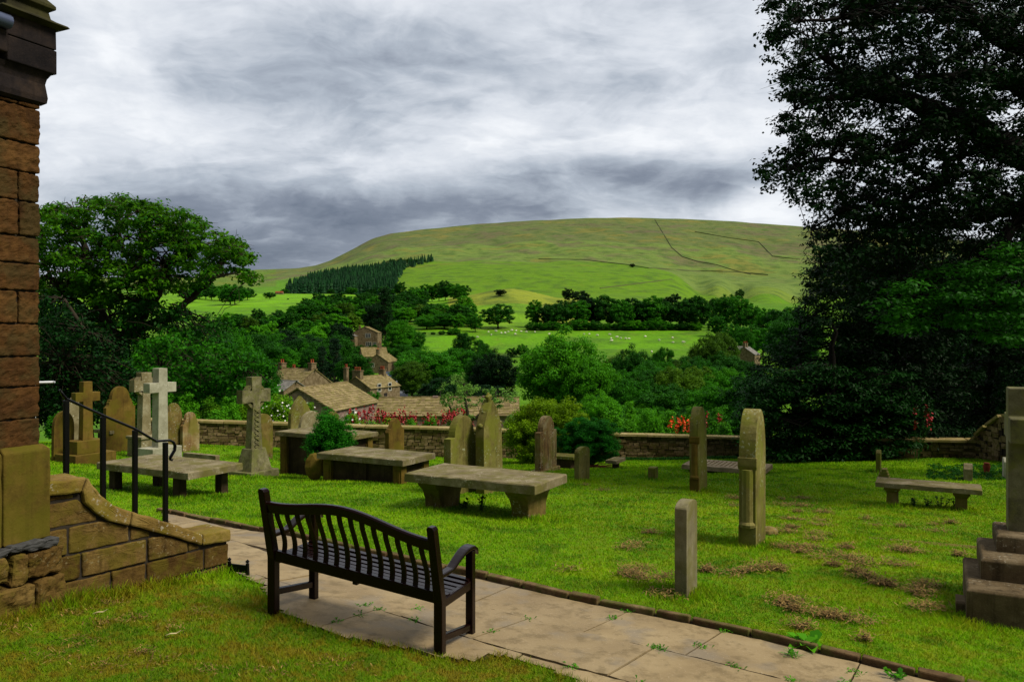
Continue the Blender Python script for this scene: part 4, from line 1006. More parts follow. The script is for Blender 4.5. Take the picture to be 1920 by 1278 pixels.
def branch(mb, a, b, r0, r1, rs, sag=.08, n=4, sides=5):
    a = np.array(a, float); b = np.array(b, float); L = np.linalg.norm(b - a); pts = []
    for k in range(n + 1):
        t_ = k / n; p = a + (b - a) * t_; w_ = math.sin(math.pi * t_) * L * sag
        p = p + rs.normal(size=3) * w_ * .5 + np.array([0, 0, w_]); pts.append(p)
    mb.tube([tuple(p) for p in pts], [r0 + (r1 - r0) * k / n for k in range(n + 1)], sides, cap=False)
M['bark'] = plain('bark', (.030, .024, .016), .9, .1, .4, 3, bstr=.8)
M['barkd'] = plain('dark_bark', (.005, .004, .003), .9, .1, .4, 3, bstr=.8)
LM = {
 'dk': leafmat('dark_foliage', (.004, .036, .002), (.026, .140, .004), .25, big=.35),
 'md': leafmat('mid_foliage', (.008, .070, .002), (.052, .250, .004), .33, big=.35),
 'lt': leafmat('bright_foliage', (.020, .125, .003), (.100, .360, .005), .38, big=.35),
 'ye': leafmat('golden_foliage', (.045, .12, .002), (.19, .34, .004), .35, yellow=(.30, .30, .006), big=.6),
 'ol': leafmat('olive_foliage', (.020, .065, .003), (.090, .200, .006), .3, big=.35),
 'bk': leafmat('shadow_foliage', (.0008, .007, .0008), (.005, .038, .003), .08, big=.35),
 'yw': leafmat('yew_foliage', (.001, .010, .001), (.008, .060, .003), .1, big=.5),
 'bl': leafmat('pine_foliage', (.004, .018, .006), (.013, .045, .014), .08, big=.35),
 'hero': leafmat('sycamore_foliage', (.010, .070, .001), (.110, .300, .003), .33, big=.5),
}
def proto(kind, seed, nc, nl, ls):
    rs = np.random.RandomState(seed); C = []; mb = MB()
    zc_, rx, rz_ = {'oak': (.53, .48, .44), 'tall': (.53, .43, .46), 'bush': (.44, .48, .48), 'pine': (.55, .36, .44)}[kind]
    lobes = [(rs.uniform(0, 2 * math.pi), rs.uniform(-.7, .9), rs.uniform(.35, .6)) for _ in range(9)]
    while len(C) < nc:
        v_ = nrm(rs.normal(size=(1, 3)))[0]; bump = 1.0
        az_ = math.atan2(v_[1], v_[0])
        k = max((math.cos(az_ - la) * math.sqrt(max(0, 1 - v_[2] ** 2)) * math.sqrt(max(0, 1 - le * le)) + v_[2] * le) for la, le, lr in lobes)
        r_ = (.72 + .32 * max(0, k) ** 4) * (rs.random() ** .28)
        p = np.array([v_[0] * rx * r_, v_[1] * rx * r_, zc_ + v_[2] * rz_ * r_])
        if kind == 'pine': p[2] = .12 + .88 * rs.random() ** .9; w_ = rx * (1 - (p[2] - .12) * .85) * (rs.random() ** .4); p[0], p[1] = math.cos(az_) * w_, math.sin(az_) * w_
        if kind != 'bush' and p[2] < .12 and rs.random() < .6: continue
        p[2] = max(p[2], .04); C.append(p)
    C = np.array(C)
    rad = rs.uniform(.055, .105, nc) * (1.0 if nc > 60 else 1.35)
    q, tn = leafquads(rs, C, rad, nl, ls, flat=.65 if kind != 'pine' else .35, up=.6)
    tr = .022 if kind != 'bush' else .012
    mb.tube([(0, 0, -.06), (rs.uniform(-.01, .01), 0, .12), (rs.uniform(-.02, .02), rs.uniform(-.02, .02), .30), (rs.uniform(-.03, .03), 0, .62 if kind != 'bush' else .4)], [tr * 1.5, tr, tr * .8, tr * .25], 7)
    for i in range(0, nc, 4 if nc > 60 else 3): branch(mb, (0, 0, .12 + .35 * max(0, C[i][2] - .2)), C[i], tr * .42, tr * .12, rs, n=3, sides=4)
    return q, tn, mb
PR = {}
def make_proto(key, kind, seed, nc, nl, ls):
    q, tn, mb = proto(kind, seed, nc, nl, ls)
    root = bpy.data.objects.new('tree', None)
    cr = np_mesh('crown', q, 4, LM['md'], None, tn); cr.parent = root
    tk = mb.build('trunk', M['bark'], root, smooth=True)
    for o in (cr, tk): col.objects.unlink(o)
    PR[key] = (cr.data, tk.data); bpy.data.objects.remove(cr); bpy.data.objects.remove(tk); bpy.data.objects.remove(root)
for i, kd in enumerate(('oak', 'oak', 'oak', 'tall', 'bush')): make_proto('f%d' % i, kd, 10 + i, 130, 60, .052)
make_proto('fp', 'pine', 31, 90, 46, .045)
for i, kd in enumerate(('oak', 'oak', 'tall', 'bush', 'bush')): make_proto('n%d' % i, kd, 40 + i, 260, 130, .026)
make_proto('np', 'pine', 61, 170, 80, .024)
for i, kd in enumerate(('bush', 'bush')): make_proto('b%d' % i, kd, 80 + i, 200, 130, .028)
def plant(key, x, y, z, wd, h, tone, label, group=None, name='tree', cat='tree', rz=None, bare=False):
    cm, tm = PR[key]
    root = empty(name, (x, y, z), random.uniform(0, 6.28) if rz is None else rz, label, cat, group)
    cr = bpy.data.objects.new('crown' if cat == 'tree' else 'foliage', cm); col.objects.link(cr); cr.parent = root; cr.scale = (wd, wd, h)
    cr.material_slots[0].link = 'OBJECT'; cr.material_slots[0].material = LM[tone]
    if not bare:
        tk = bpy.data.objects.new('trunk' if cat == 'tree' else 'stem', tm); col.objects.link(tk); tk.parent = root; tk.scale = (wd, wd, h)
    return root
def tree_px(key, u, vt, wpx, d, tone, label, group=None, **k):
    x = (u - 960) / 1500 * d; z = G(x, d); h = z_top = -(vt - 630) / 1500 * d - z
    h = max(h, 1.5) * 1.03; return plant(key, x, d, z - .1, min(wpx * d / 1500 * 1.2, h * 1.9), h, tone, label, group, **k)
random.seed(77)
rf = random.Random(99)
FK = ['f0', 'f1', 'f2', 'f3']
# belt above the sheep field
g = 'dark trees in the belt above the sheep field'
for u, vt, w_ in [(1003, 561, 34), (1024, 566, 36), (1040, 563, 44), (1062, 556, 50), (1082, 560, 44), (1100, 551, 48), (1122, 556, 46), (1143, 549, 50), (1166, 556, 44), (1184, 551, 56), (1205, 558, 44), (1222, 553, 50), (1242, 557, 40), (1258, 550, 48), (1280, 555, 44), (1298, 556, 40), (1314, 549, 40)]:
    tree_px(rf.choice(FK), u, vt, w_, 440 + rf.uniform(-4, 22), rf.choice(['dk', 'dk', 'bk', 'dk', 'md']), 'dark leafy tree in the long belt above the sheep field', g)
g = 'mid green trees right of the belt'
for u, vt, w_, d in [(1340, 556, 40, 470), (1362, 550, 50, 450), (1388, 553, 46, 430), (1412, 566, 44, 420), (1436, 574, 44, 400), (1462, 572, 50, 390), (1490, 570, 50, 400), (1345, 590, 40, 400), (1376, 600, 40, 330), (1404, 604, 44, 310), (1430, 610, 50, 300), (1460, 600, 60, 300)]:
    tree_px(rf.choice(FK), u, vt, w_, d, rf.choice(['md', 'dk', 'md']), 'leafy tree in the clump between the tree belt and the big dark tree', g)
g = 'scrub along the foot of the tree belt'
for u in range(1000, 1310, 17):
    tree_px('f4', u + rf.uniform(-5, 5), 599 + rf.uniform(-6, 6), rf.uniform(26, 38), 434, rf.choice(['md', 'dk', 'lt']), 'low scrub bush along the foot of the dark tree belt', g, name='bush', cat='bush')
# field trees near the knoll
tree_px('f0', 938, 541, 58, 600, 'bk', 'dark round tree on the shoulder of the hay-coloured knoll')
tree_px('f2', 934, 565, 56, 440, 'dk', 'paler round tree in front of the dark one below the knoll')
tree_px('f1', 864, 567, 44, 450, 'dk', 'spreading tree standing on the left end of the knoll field')
tree_px('f4', 1066, 536, 22, 660, 'bk', 'small dark thorn bush at the right top of the knoll', name='bush', cat='bush')
tree_px('f4', 1086, 541, 34, 650, 'bk', 'low dark thorn bush beside the one on the knoll', name='bush', cat='bush')
tree_px('f1', 1386, 540, 16, 1150, 'dk', 'lone small tree in the mouth of the hillside gully')
tree_px('f4', 1185, 493, 10, 1750, 'bk', 'tiny dark bush on the edge of the moor', name='bush', cat='bush')
tree_px('f0', 506, 546, 22, 850, 'dk', 'round tree alone in the bright meadow, larger of the two')
tree_px('f4', 540, 561, 10, 830, 'dk', 'tiny round bush alone in the bright meadow', name='bush', cat='bush')
g = 'trees below the plantation edge'
for u, vt in [(534, 541), (589, 552), (620, 541), (659, 538), (697, 540), (720, 534), (738, 540), (750, 528), (768, 553)]:
    tree_px(rf.choice(FK), u, vt, rf.uniform(18, 28), 1130 + rf.uniform(-30, 20), rf.choice(['md', 'dk']), 'small round tree along the lower edge of the conifer plantation', g)
g = 'trees at the upper tip of the plantation'
for u, vt in [(752, 483), (766, 484), (780, 485), (795, 486), (806, 488), (735, 484)]:
    tree_px(rf.choice(FK), u, vt, 13, 1930, 'dk', 'small dark tree at the upper right tip of the plantation', g)
# scattered middle distance, left
def fill(u0, u1, n, d, hr, wr, tones, label, group, keys=FK, dj=.05, vt=None):
    for i in range(n):
        u = u0 + (u1 - u0) * (i + .5 + rf.uniform(-.35, .35)) / n; dd = d * (1 + rf.uniform(-dj, dj)); x = (u - 960) / 1500 * dd
        plant(rf.choice(keys), x, dd, G(x, dd) - .2, rf.uniform(*wr), rf.uniform(*hr), rf.choice(tones), label, group)
fill(770, 875, 9, 640, (13, 17), (13, 17), ['dk', 'md'], 'dark tree in the row left of the knoll', 'trees left of the knoll')
fill(590, 800, 18, 590, (10, 15), (13, 18), ['dk', 'md'], 'round tree beyond the far stone house, below the plantation', 'trees below the plantation meadow')
fill(350, 470, 11, 760, (14, 20), (18, 24), ['dk', 'md'], 'dusky tree on the far slope right of the sycamore', 'trees on the far left slope', dj=.15)
fill(555, 885, 30, 480, (10, 15), (12, 17), ['dk', 'md', 'md', 'ol', 'lt'], 'leafy tree in the wood behind the far stone house', 'wood behind the far stone house')
fill(425, 665, 18, 400, (8, 12), (10, 14), ['dk', 'md', 'dk', 'ol', 'lt', 'md'], 'mid green tree in the wooded valley left of the far house', 'wooded valley left of the far house')
fill(425, 645, 17, 320, (10, 14), (10, 14), ['dk', 'md', 'lt', 'bk', 'ol'], 'rounded tree in the second row of the wooded valley', 'second row of the wooded valley')
fill(415, 640, 15, 245, (9, 12.5), (10, 13), ['dk', 'md', 'bk', 'lt'], 'full-leafed tree above the village roofs', 'trees above the village roofs', keys=['n0', 'n1', 'n2'])
fill(400, 650, 12, 180, (9.5, 12.5), (9, 12), ['dk', 'dk', 'md'], 'dark tree directly behind the village chimneys', 'trees behind the village chimneys', keys=['n0', 'n1', 'n2'])
tree_px('np', 722, 541, 62, 345, 'bk', 'tall very dark tree behind the far stone house')
tree_px('n1', 706, 560, 50, 360, 'bk', 'dark broad tree tucked behind the gable of the far house')
tree_px('n2', 748, 598, 58, 300, 'md', 'pale-barked leafy tree right of the far stone house')
tree_px('n0', 774, 615, 46, 310, 'md', 'loose leafy tree at the left end of the small bright field')
tree_px('n0', 800, 590, 46, 432, 'md', 'round tree behind the left end of the hedgerow')
tree_px('n1', 833, 583, 46, 436, 'md', 'airy light tree behind the middle of the hedgerow')
tree_px('np', 628, 636, 60, 165, 'bl', 'dark flat-layered pine above the cottage roofs')
tree_px('np', 604, 650, 40, 170, 'bl', 'smaller dark pine left of the flat-layered one')
tree_px('n1', 664, 655, 62, 160, 'dk', 'dense dark green tree right of the pines')
for i_, u_ in enumerate((658, 671, 684, 697, 710, 722)): tree_px('f4', u_, 640 + (i_ * 7 % 5), 24, 296, 'dk', 'dark bush hiding the foot of the tall tan house', 'bushes below the tall tan house', name='bush', cat='bush')
g = 'hedge bushes round the small bright field'
for u, v in [(742, 622), (758, 625), (776, 623), (795, 622), (812, 621), (828, 618), (844, 619), (858, 620), (872, 622), (884, 628), (896, 634), (906, 640), (850, 612), (1010, 646), (980, 640), (960, 648)]:
    tree_px('f4', u, v, rf.uniform(20, 27), 408 - max(0, u - 870) * 1.6 if u < 920 else 300, rf.choice(['dk', 'dk', 'md']), 'rounded hedge bush bordering the small bright field', g, name='bush', cat='bush')
fill(700, 768, 5, 300, (3, 5.5), (5, 8), ['md', 'dk', 'lt'], 'low leafy tree right of the far stone house', 'low trees right of the far house')
fill(745, 790, 3, 240, (7, 9), (8, 10), ['md', 'dk'], 'small tree above the bend of the lane', 'small trees above the lane', keys=['n1', 'n2'])
fill(790, 900, 6, 432, (8, 11), (9, 12), ['md', 'lt'], 'tree in the thin row above the hedge bushes', 'thin row above the hedge')
fill(1140, 1400, 12, 150, (7, 9), (8, 11), ['md', 'ol', 'dk', 'dk'], 'leafy tree in the thicket below the sheep field', 'thicket below the sheep field', keys=['n0', 'n1', 'n3'])
fill(1120, 1420, 12, 95, (6, 8), (6, 9), ['dk', 'dk', 'ol', 'md'], 'bushy tree in the lower thicket behind the gardens', 'lower thicket behind the gardens', keys=['n0', 'n3', 'n4'])
fill(1100, 1400, 11, 60, (3.6, 5), (4, 6), ['md', 'lt', 'dk'], 'shrubby growth rising behind the garden on the right', 'shrubby growth behind the right garden', keys=['n3', 'n4'])
fill(740, 990, 9, 78, (3.0, 4.2), (4, 6), ['dk', 'md'], 'low tree showing above the long roof', 'low trees above the long roof', keys=['n3', 'n4'])
fill(430, 560, 5, 50, (3.2, 4.6), (4, 5), ['md', 'lt'], 'bushy growth behind the roses at the left', 'bushy growth behind the roses', keys=['n3', 'n4'])
# cottages' own trees and the near middle distance
near_list = [
 ('n0', 800, 649, 112, 150, 'md', 'wide dark tree standing right of the village road'),
 ('n1', 772, 668, 70, 140, 'ol', 'brownish leafy tree low beside the village road'),
 ('n1', 846, 642, 84, 158, 'md', 'bright rounded tree behind the one by the road'),
 ('n2', 868, 622, 40, 230, 'dk', 'narrow tree rising at the corner of the small field'),
 ('n0', 930, 654, 82, 135, 'bk', 'nearly black tree left of the great rounded tree'),
 ('n2', 902, 660, 60, 140, 'dk', 'dark tree between the rounded and the nearly black one'),
 ('n0', 905, 640, 50, 190, 'dk', 'small tree peeping above the nearly black one'),
 ('n1', 905, 712, 90, 95, 'bk', 'dark low tree behind the long roof'),
 ('n2', 820, 705, 90, 100, 'bk', 'dark low tree above the left part of the long roof'),
 ('n0', 1050, 612, 158, 76, 'lt', 'great rounded bright green tree in the middle of the view'),
 ('n1', 1108, 650, 110, 72, 'lt', 'lighter lower tree leaning on the great rounded tree'),
 ('n0', 1184, 645, 78, 130, 'dk', 'dark round tree under the right half of the sheep field'),
 ('n1', 1240, 640, 44, 150, 'md', 'small round tree at the foot of the sheep field'),
 ('n3', 1215, 664, 60, 120, 'md', 'bushy tree below the small round one'),
 ('n0', 1328, 624, 72, 160, 'ol', 'olive-topped tree left of the hidden cottage'),
 ('n1', 1350, 612, 66, 190, 'ol', 'taller olive tree just behind the cottage'),
 ('n2', 1392, 612, 44, 268, 'md', 'slim mid green tree behind the cottage chimneys'),
 ('n0', 1310, 668, 84, 110, 'md', 'leafy tree in front of the olive-topped one'),
 ('n1', 1362, 676, 70, 95, 'lt', 'light green tree in front of the hidden cottage'),
 ('n3', 1268, 668, 90, 90, 'ol', 'reddish-green shrubby tree in the middle right thicket'),
 ('n3', 1180, 690, 110, 70, 'md', 'dense shrubby tree behind the garden on the right'),
 ('n3', 1250, 700, 120, 62, 'dk', 'dark shrubby tree behind the orange flowers'),
 ('n3', 1330, 700, 110, 60, 'md', 'shrubby tree left of the dark feathery tree'),
 ('n4', 1400, 690, 110, 58, 'dk', 'shrubby dark tree merging with the big dark tree'),
 ('n3', 1130, 720, 90, 56, 'lt', 'bright shrubby tree behind the golden bush'),
 ('n4', 700, 726, 44, 85, 'md', 'small garden tree right of the barn roof'),
 ('n3', 640, 705, 46, 92, 'ye', 'yellow-green hedge tree behind the barn ridge'),
 ('n3', 612, 712, 36, 96, 'ye', 'yellow-green bush between the cottages and the barn ridge'),
 ('n1', 1490, 572, 100, 200, 'dk', 'shadowed tree behind the lower left of the big dark tree'),
 ('n0', 430, 600, 90, 110, 'md', 'tree right of the sycamore with a rounded crown'),
 ('n1', 480, 640, 80, 90, 'dk', 'tree below the sycamore at the left of the village'),
 ('n0', 395, 590, 110, 75, 'dk', 'dark tree behind the lower limbs of the sycamore'),
]
for a in near_list: tree_px(*a)

# ------------------------------------------------------------------ hero trees built from limbs and sprays
def sample_poly(poly, n, rg):
    us = [p[0] for p in poly]; vs = [p[1] for p in poly]; out = []
    while len(out) < n:
        u = rg.uniform(min(us), max(us), 400); v = rg.uniform(min(vs), max(vs), 400); m = inpoly(u, v, poly)
        out += list(zip(u[m], v[m]))
    return out[:n]
def hero(name, label, base, limbs, regions, seed, bark='bark', cat='tree', twig=.022, twig_max=1e9, group=None):
    """limbs: lists of (point, radius); regions: dicts of polygon bearings, depth range and leaf settings"""
    rs = np.random.RandomState(seed); root = empty(name, tuple(base), 0, label, cat, group); O = np.array(base)
    mb = MB(); nodes = []
    for L in limbs:
        pts = [np.array(p) - O for p, r in L]; rr = [r for p, r in L]; fine = []; fr = []
        for i in range(len(pts) - 1):
            for k in range(4):
                t_ = k / 4; w_ = np.linalg.norm(pts[i + 1] - pts[i]) * .035
                fine.append(pts[i] * (1 - t_) + pts[i + 1] * t_ + (rs.normal(size=3) * w_ if k else 0)); fr.append(rr[i] * (1 - t_) + rr[i + 1] * t_)
        fine.append(pts[-1]); fr.append(rr[-1]); mb.tube([tuple(p) for p in fine], fr, 9); nodes += [(p, r) for p, r in zip(fine, fr)][2:]
    NP = np.array([n_[0] for n_ in nodes]); NR = np.array([n_[1] for n_ in nodes])
    allq, allt = {}, {}
    for R_ in regions:
        uv = sample_poly(R_['poly'], R_['n'], rs); C = []
        holes = R_.get('holes', [])
        for u, v in uv:
            if any(((u - a) / c) ** 2 + ((v - b) / d_) ** 2 < 1 and rs.random() < .86 for a, b, c, d_ in holes): continue
            d = rs.uniform(*R_['d']); C.append(np.array(P(u, v, d)) - O)
        C = np.array(C); rad = rs.uniform(*R_['rad'], len(C))
        q, tn = leafquads(rs, C, rad, R_['nl'], R_['ls'], flat=R_.get('flat', .45), up=R_.get('up', .7), shell=.6, wr=R_.get('wr', .6))
        key = R_.get('mat', 'md'); allq.setdefault(key, []).append(q); allt.setdefault(key, []).append(tn)
        for c, r_ in zip(C, rad):
            if rs.random() > R_.get('tw', 1.0): continue
            dd = np.linalg.norm(NP - c, axis=1) + np.maximum(0, (NP[:, 2] - c[2])) * .3; k = int(np.argmin(dd))
            if dd[k] > twig_max: continue
            branch(mb, NP[k], c, min(NR[k] * .5, twig), twig * .35, rs, sag=.10, n=4, sides=4)
            for _ in range(2): branch(mb, c, c + rs.normal(size=3) * r_ * np.array([.7, .7, .3]), twig * .35, twig * .12, rs, n=2, sides=3)
    for key in allq: np_mesh('crown', np.concatenate(allq[key]), 4, LM[key], root, np.concatenate(allt[key]))
    mb.build('trunk', M[bark], root, smooth=True); return root
def PL(lst, d, dj=0, seed=0):
    rg = random.Random(seed); return [(tuple(P(u, v, d + rg.uniform(-dj, dj))), r) for u, v, r in lst]
# sycamore on the left
D_ = 42.0; bx = (235 - 960) / 1500 * D_
limbs = [[((bx, D_, G(bx, D_) - .5), .62)] + PL([(232, 690, .50), (225, 640, .42)], D_),
 PL([(225, 640, .40), (195, 600, .30), (168, 545, .24), (160, 480, .17), (150, 430, .10), (140, 395, .05)], D_, .8, 1),
 PL([(195, 600, .22), (130, 560, .14), (95, 520, .10), (70, 470, .05)], D_, 1, 2),
 PL([(225, 640, .36), (262, 600, .28), (284, 570, .24), (266, 520, .16), (266, 470, .12), (262, 400, .05)], D_, .8, 3),
 PL([(284, 570, .22), (310, 500, .16), (335, 470, .12), (345, 420, .05)], D_, 1, 4),
 PL([(225, 640, .30), (300, 600, .20), (332, 582, .18), (368, 550, .16), (400, 520, .13), (420, 488, .09), (462, 478, .04)], D_, .8, 5),
 PL([(266, 520, .10), (235, 480, .08), (220, 420, .05), (215, 385, .03)], D_, 1, 6),
 PL([(168, 545, .12), (200, 500, .08), (205, 450, .05)], D_, 1, 7),
 PL([(400, 520, .07), (440, 512, .05), (470, 520, .03)], D_, .5, 8),
 PL([(310, 500, .08), (355, 480, .06), (385, 440, .03)], D_, .5, 9)]
top = [(60, 400), (80, 388), (112, 376), (135, 392), (160, 370), (200, 366), (212, 384), (232, 366), (270, 370), (300, 382), (318, 400), (340, 394), (376, 404), (398, 434), (430, 444), (462, 462), (478, 494), (472, 524), (448, 528), (436, 508), (406, 510), (388, 536), (372, 548), (350, 540), (330, 556), (300, 548), (270, 566), (220, 560), (180, 566), (120, 560), (60, 566)]
hero('sycamore', 'big spreading sycamore with an open crown standing behind the graves at the left', (bx, D_, G(bx, D_)), limbs, [
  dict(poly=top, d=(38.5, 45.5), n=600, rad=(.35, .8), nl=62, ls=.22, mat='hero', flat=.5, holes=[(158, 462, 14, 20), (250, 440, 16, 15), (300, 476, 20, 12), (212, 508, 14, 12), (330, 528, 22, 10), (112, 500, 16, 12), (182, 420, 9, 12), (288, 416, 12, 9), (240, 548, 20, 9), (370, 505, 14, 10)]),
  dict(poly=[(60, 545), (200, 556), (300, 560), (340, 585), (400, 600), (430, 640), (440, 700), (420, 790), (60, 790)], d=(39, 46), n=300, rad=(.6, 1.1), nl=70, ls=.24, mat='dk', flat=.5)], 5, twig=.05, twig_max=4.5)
# the tree mass below the sycamore
bx2 = (360 - 960) / 1500 * 36
hero('tree', 'shady leafy tree directly behind the white cross, below the sycamore', (bx2, 36, G(bx2, 36)), [[((bx2, 36, G(bx2, 36) - .3), .2), (tuple(P(365, 760, 36)), .16), (tuple(P(380, 690, 36)), .08)], PL([(365, 760, .1), (300, 700, .05)], 36), PL([(372, 730, .1), (460, 690, .04)], 36)], [
  dict(poly=[(270, 640), (330, 622), (400, 640), (450, 650), (480, 655), (512, 690), (508, 740), (480, 760), (440, 776), (300, 790), (250, 780), (240, 700)], d=(34, 38.5), n=230, rad=(.35, .7), nl=60, ls=.18, mat='md', flat=.55)], 6, twig=.03)
bx2 = (120 - 960) / 1500 * 31
hero('tree', 'very dark evergreen behind the brown cross and the church corner', (bx2, 33, G(bx2, 33)), [[((bx2, 33, G(bx2, 33) - .3), .2), (tuple(P(120, 560, 33)), .06)]], [
  dict(poly=[(40, 560), (80, 555), (130, 575), (170, 600), (230, 650), (262, 720), (250, 790), (40, 800)], d=(31.8, 35), n=230, rad=(.4, .8), nl=70, ls=.15, mat='bk', flat=.8)], 8, twig=.03)

# great beech on the right: trunk just outside the frame, limbs reach in
TB = np.array((14.2, 17.5, G(14.2, 17.5)))
def LP(lst): return [(tuple(P(u, v, d)), r) for u, v, d, r in lst]
limbs = [[(tuple(TB - [0, 0, .5]), .75), (tuple(TB + [0, 0, 2.5]), .60), (tuple(TB + [-.3, 0, 5.0]), .52), (tuple(TB + [-.8, 0, 8.0]), .40), (tuple(TB + [-1, .4, 12]), .25), (tuple(TB + [-1.5, .3, 15]), .10)],
 LP([(2150, 330, 17.4, .42), (2000, 320, 17, .36), (1900, 285, 16.6, .30), (1830, 240, 16.2, .26), (1750, 208, 16, .21), (1690, 182, 15.8, .15), (1610, 176, 15.5, .09), (1530, 186, 15.2, .05), (1490, 205, 15, .02)]),
 LP([(2150, 250, 17.4, .30), (1960, 190, 17, .22), (1900, 155, 17, .18), (1820, 142, 17, .14), (1740, 146, 17, .10), (1665, 160, 17, .06)]),
 LP([(2100, 200, 17.4, .30), (1960, 110, 16, .22), (1880, 72, 15.5, .18), (1810, 20, 15, .14), (1760, -40, 15, .09), (1700, -90, 15, .04)]),
 LP([(1810, 20, 15, .08), (1700, 15, 14.6, .06), (1600, 30, 14.3, .04), (1500, 40, 14, .02)]),
 LP([(1750, 208, 16, .10), (1700, 270, 15.6, .07), (1620, 300, 15.2, .05), (1530, 300, 15, .04), (1470, 320, 14.8, .02)]),
 LP([(1610, 176, 15.5, .06), (1560, 120, 15.2, .05), (1540, 108, 15, .03), (1480, 130, 15, .02)]),
 LP([(2130, 460, 17.6, .34), (1980, 400, 18, .26), (1890, 390, 18.5, .18), (1800, 420, 18.6, .12), (1700, 430, 18.6, .07), (1620, 450, 18.4, .04), (1540, 500, 18, .02)]),
 LP([(2000, 320, 17, .2), (1930, 400, 16, .14), (1860, 470, 15.6, .10), (1790, 530, 15.2, .06), (1690, 560, 15, .03)]),
 LP([(2130, 560, 17.6, .2), (1980, 540, 16, .12), (1880, 560, 15.2, .07), (1780, 600, 15, .03)]),
 LP([(1830, 240, 16.2, .10), (1770, 330, 15.8, .07), (1690, 380, 15.5, .05), (1600, 390, 15.3, .03), (1520, 430, 15, .015)])]
edge = [(1434, -60), (1427, 20), (1448, 60), (1434, 120), (1472, 165), (1464, 215), (1454, 250), (1462, 290), (1414, 322), (1420, 350), (1468, 362), (1504, 400), (1526, 430), (1514, 470), (1538, 490), (1512, 520), (1522, 560)]
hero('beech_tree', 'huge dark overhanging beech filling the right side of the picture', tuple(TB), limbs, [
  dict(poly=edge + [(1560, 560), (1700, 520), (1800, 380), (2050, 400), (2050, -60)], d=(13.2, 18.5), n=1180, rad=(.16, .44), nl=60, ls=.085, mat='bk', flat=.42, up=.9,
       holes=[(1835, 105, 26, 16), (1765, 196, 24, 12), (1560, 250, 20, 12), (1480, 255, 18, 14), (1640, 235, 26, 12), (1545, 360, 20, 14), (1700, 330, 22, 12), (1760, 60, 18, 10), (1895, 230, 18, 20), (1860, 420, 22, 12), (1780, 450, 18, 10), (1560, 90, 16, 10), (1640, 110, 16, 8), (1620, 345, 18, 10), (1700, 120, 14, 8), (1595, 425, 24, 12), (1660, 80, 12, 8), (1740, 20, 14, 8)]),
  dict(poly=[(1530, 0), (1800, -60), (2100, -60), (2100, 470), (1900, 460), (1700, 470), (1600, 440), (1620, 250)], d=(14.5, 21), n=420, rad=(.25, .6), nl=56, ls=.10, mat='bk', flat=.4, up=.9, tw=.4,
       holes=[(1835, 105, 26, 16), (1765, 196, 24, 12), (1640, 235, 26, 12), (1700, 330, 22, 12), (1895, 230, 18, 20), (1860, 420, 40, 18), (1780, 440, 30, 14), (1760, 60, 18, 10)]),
  dict(poly=[(1640, 560), (1720, 520), (1800, 480), (2000, 440), (2050, 640), (1860, 640), (1760, 600), (1680, 640)], d=(13, 15.5), n=170, rad=(.25, .5), nl=85, ls=.085, mat='dk', flat=.28, up=1.2, tw=.6),  # lit lower sprays: their light is put into a brighter leaf colour
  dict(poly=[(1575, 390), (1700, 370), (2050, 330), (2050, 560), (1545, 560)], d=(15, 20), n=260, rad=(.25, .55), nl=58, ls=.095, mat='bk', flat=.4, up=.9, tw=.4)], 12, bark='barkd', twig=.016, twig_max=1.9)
# dark yews under it
def yew(u, d, label, poly, n, seed, mat='bk', dr=1.6, ls=.13, nl=90, rad=(.3, .7)):
    x = (u - 960) / 1500 * d
    return hero('yew_tree', label, (x, d, G(x, d)), [[((x, d, G(x, d) - .3), .22), ((x, d, -1.0), .12), ((x, d, 0.4), .04)]], [dict(poly=poly, d=(d - dr, d + dr), n=n, rad=rad, nl=nl, ls=ls, mat=mat, flat=.35, up=.9, wr=.35, tw=.35)], seed, bark='barkd', twig=.03, twig_max=2.6)
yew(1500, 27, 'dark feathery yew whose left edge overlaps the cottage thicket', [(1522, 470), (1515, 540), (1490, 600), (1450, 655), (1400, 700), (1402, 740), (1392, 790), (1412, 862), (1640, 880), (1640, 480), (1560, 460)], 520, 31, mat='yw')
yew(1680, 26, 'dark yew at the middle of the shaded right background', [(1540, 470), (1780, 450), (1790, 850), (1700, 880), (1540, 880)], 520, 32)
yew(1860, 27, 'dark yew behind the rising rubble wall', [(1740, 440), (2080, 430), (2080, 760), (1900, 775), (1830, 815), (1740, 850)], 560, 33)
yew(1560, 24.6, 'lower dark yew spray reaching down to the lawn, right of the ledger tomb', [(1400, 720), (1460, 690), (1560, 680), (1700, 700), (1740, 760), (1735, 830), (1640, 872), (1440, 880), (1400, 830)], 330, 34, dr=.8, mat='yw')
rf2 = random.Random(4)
fill(1660, 2050, 7, 37, (9, 11.5), (6, 7), ['bk'], 'black-green tree deep in the shade behind the yews', 'trees deep in the shade', keys=['b0', 'b1'])
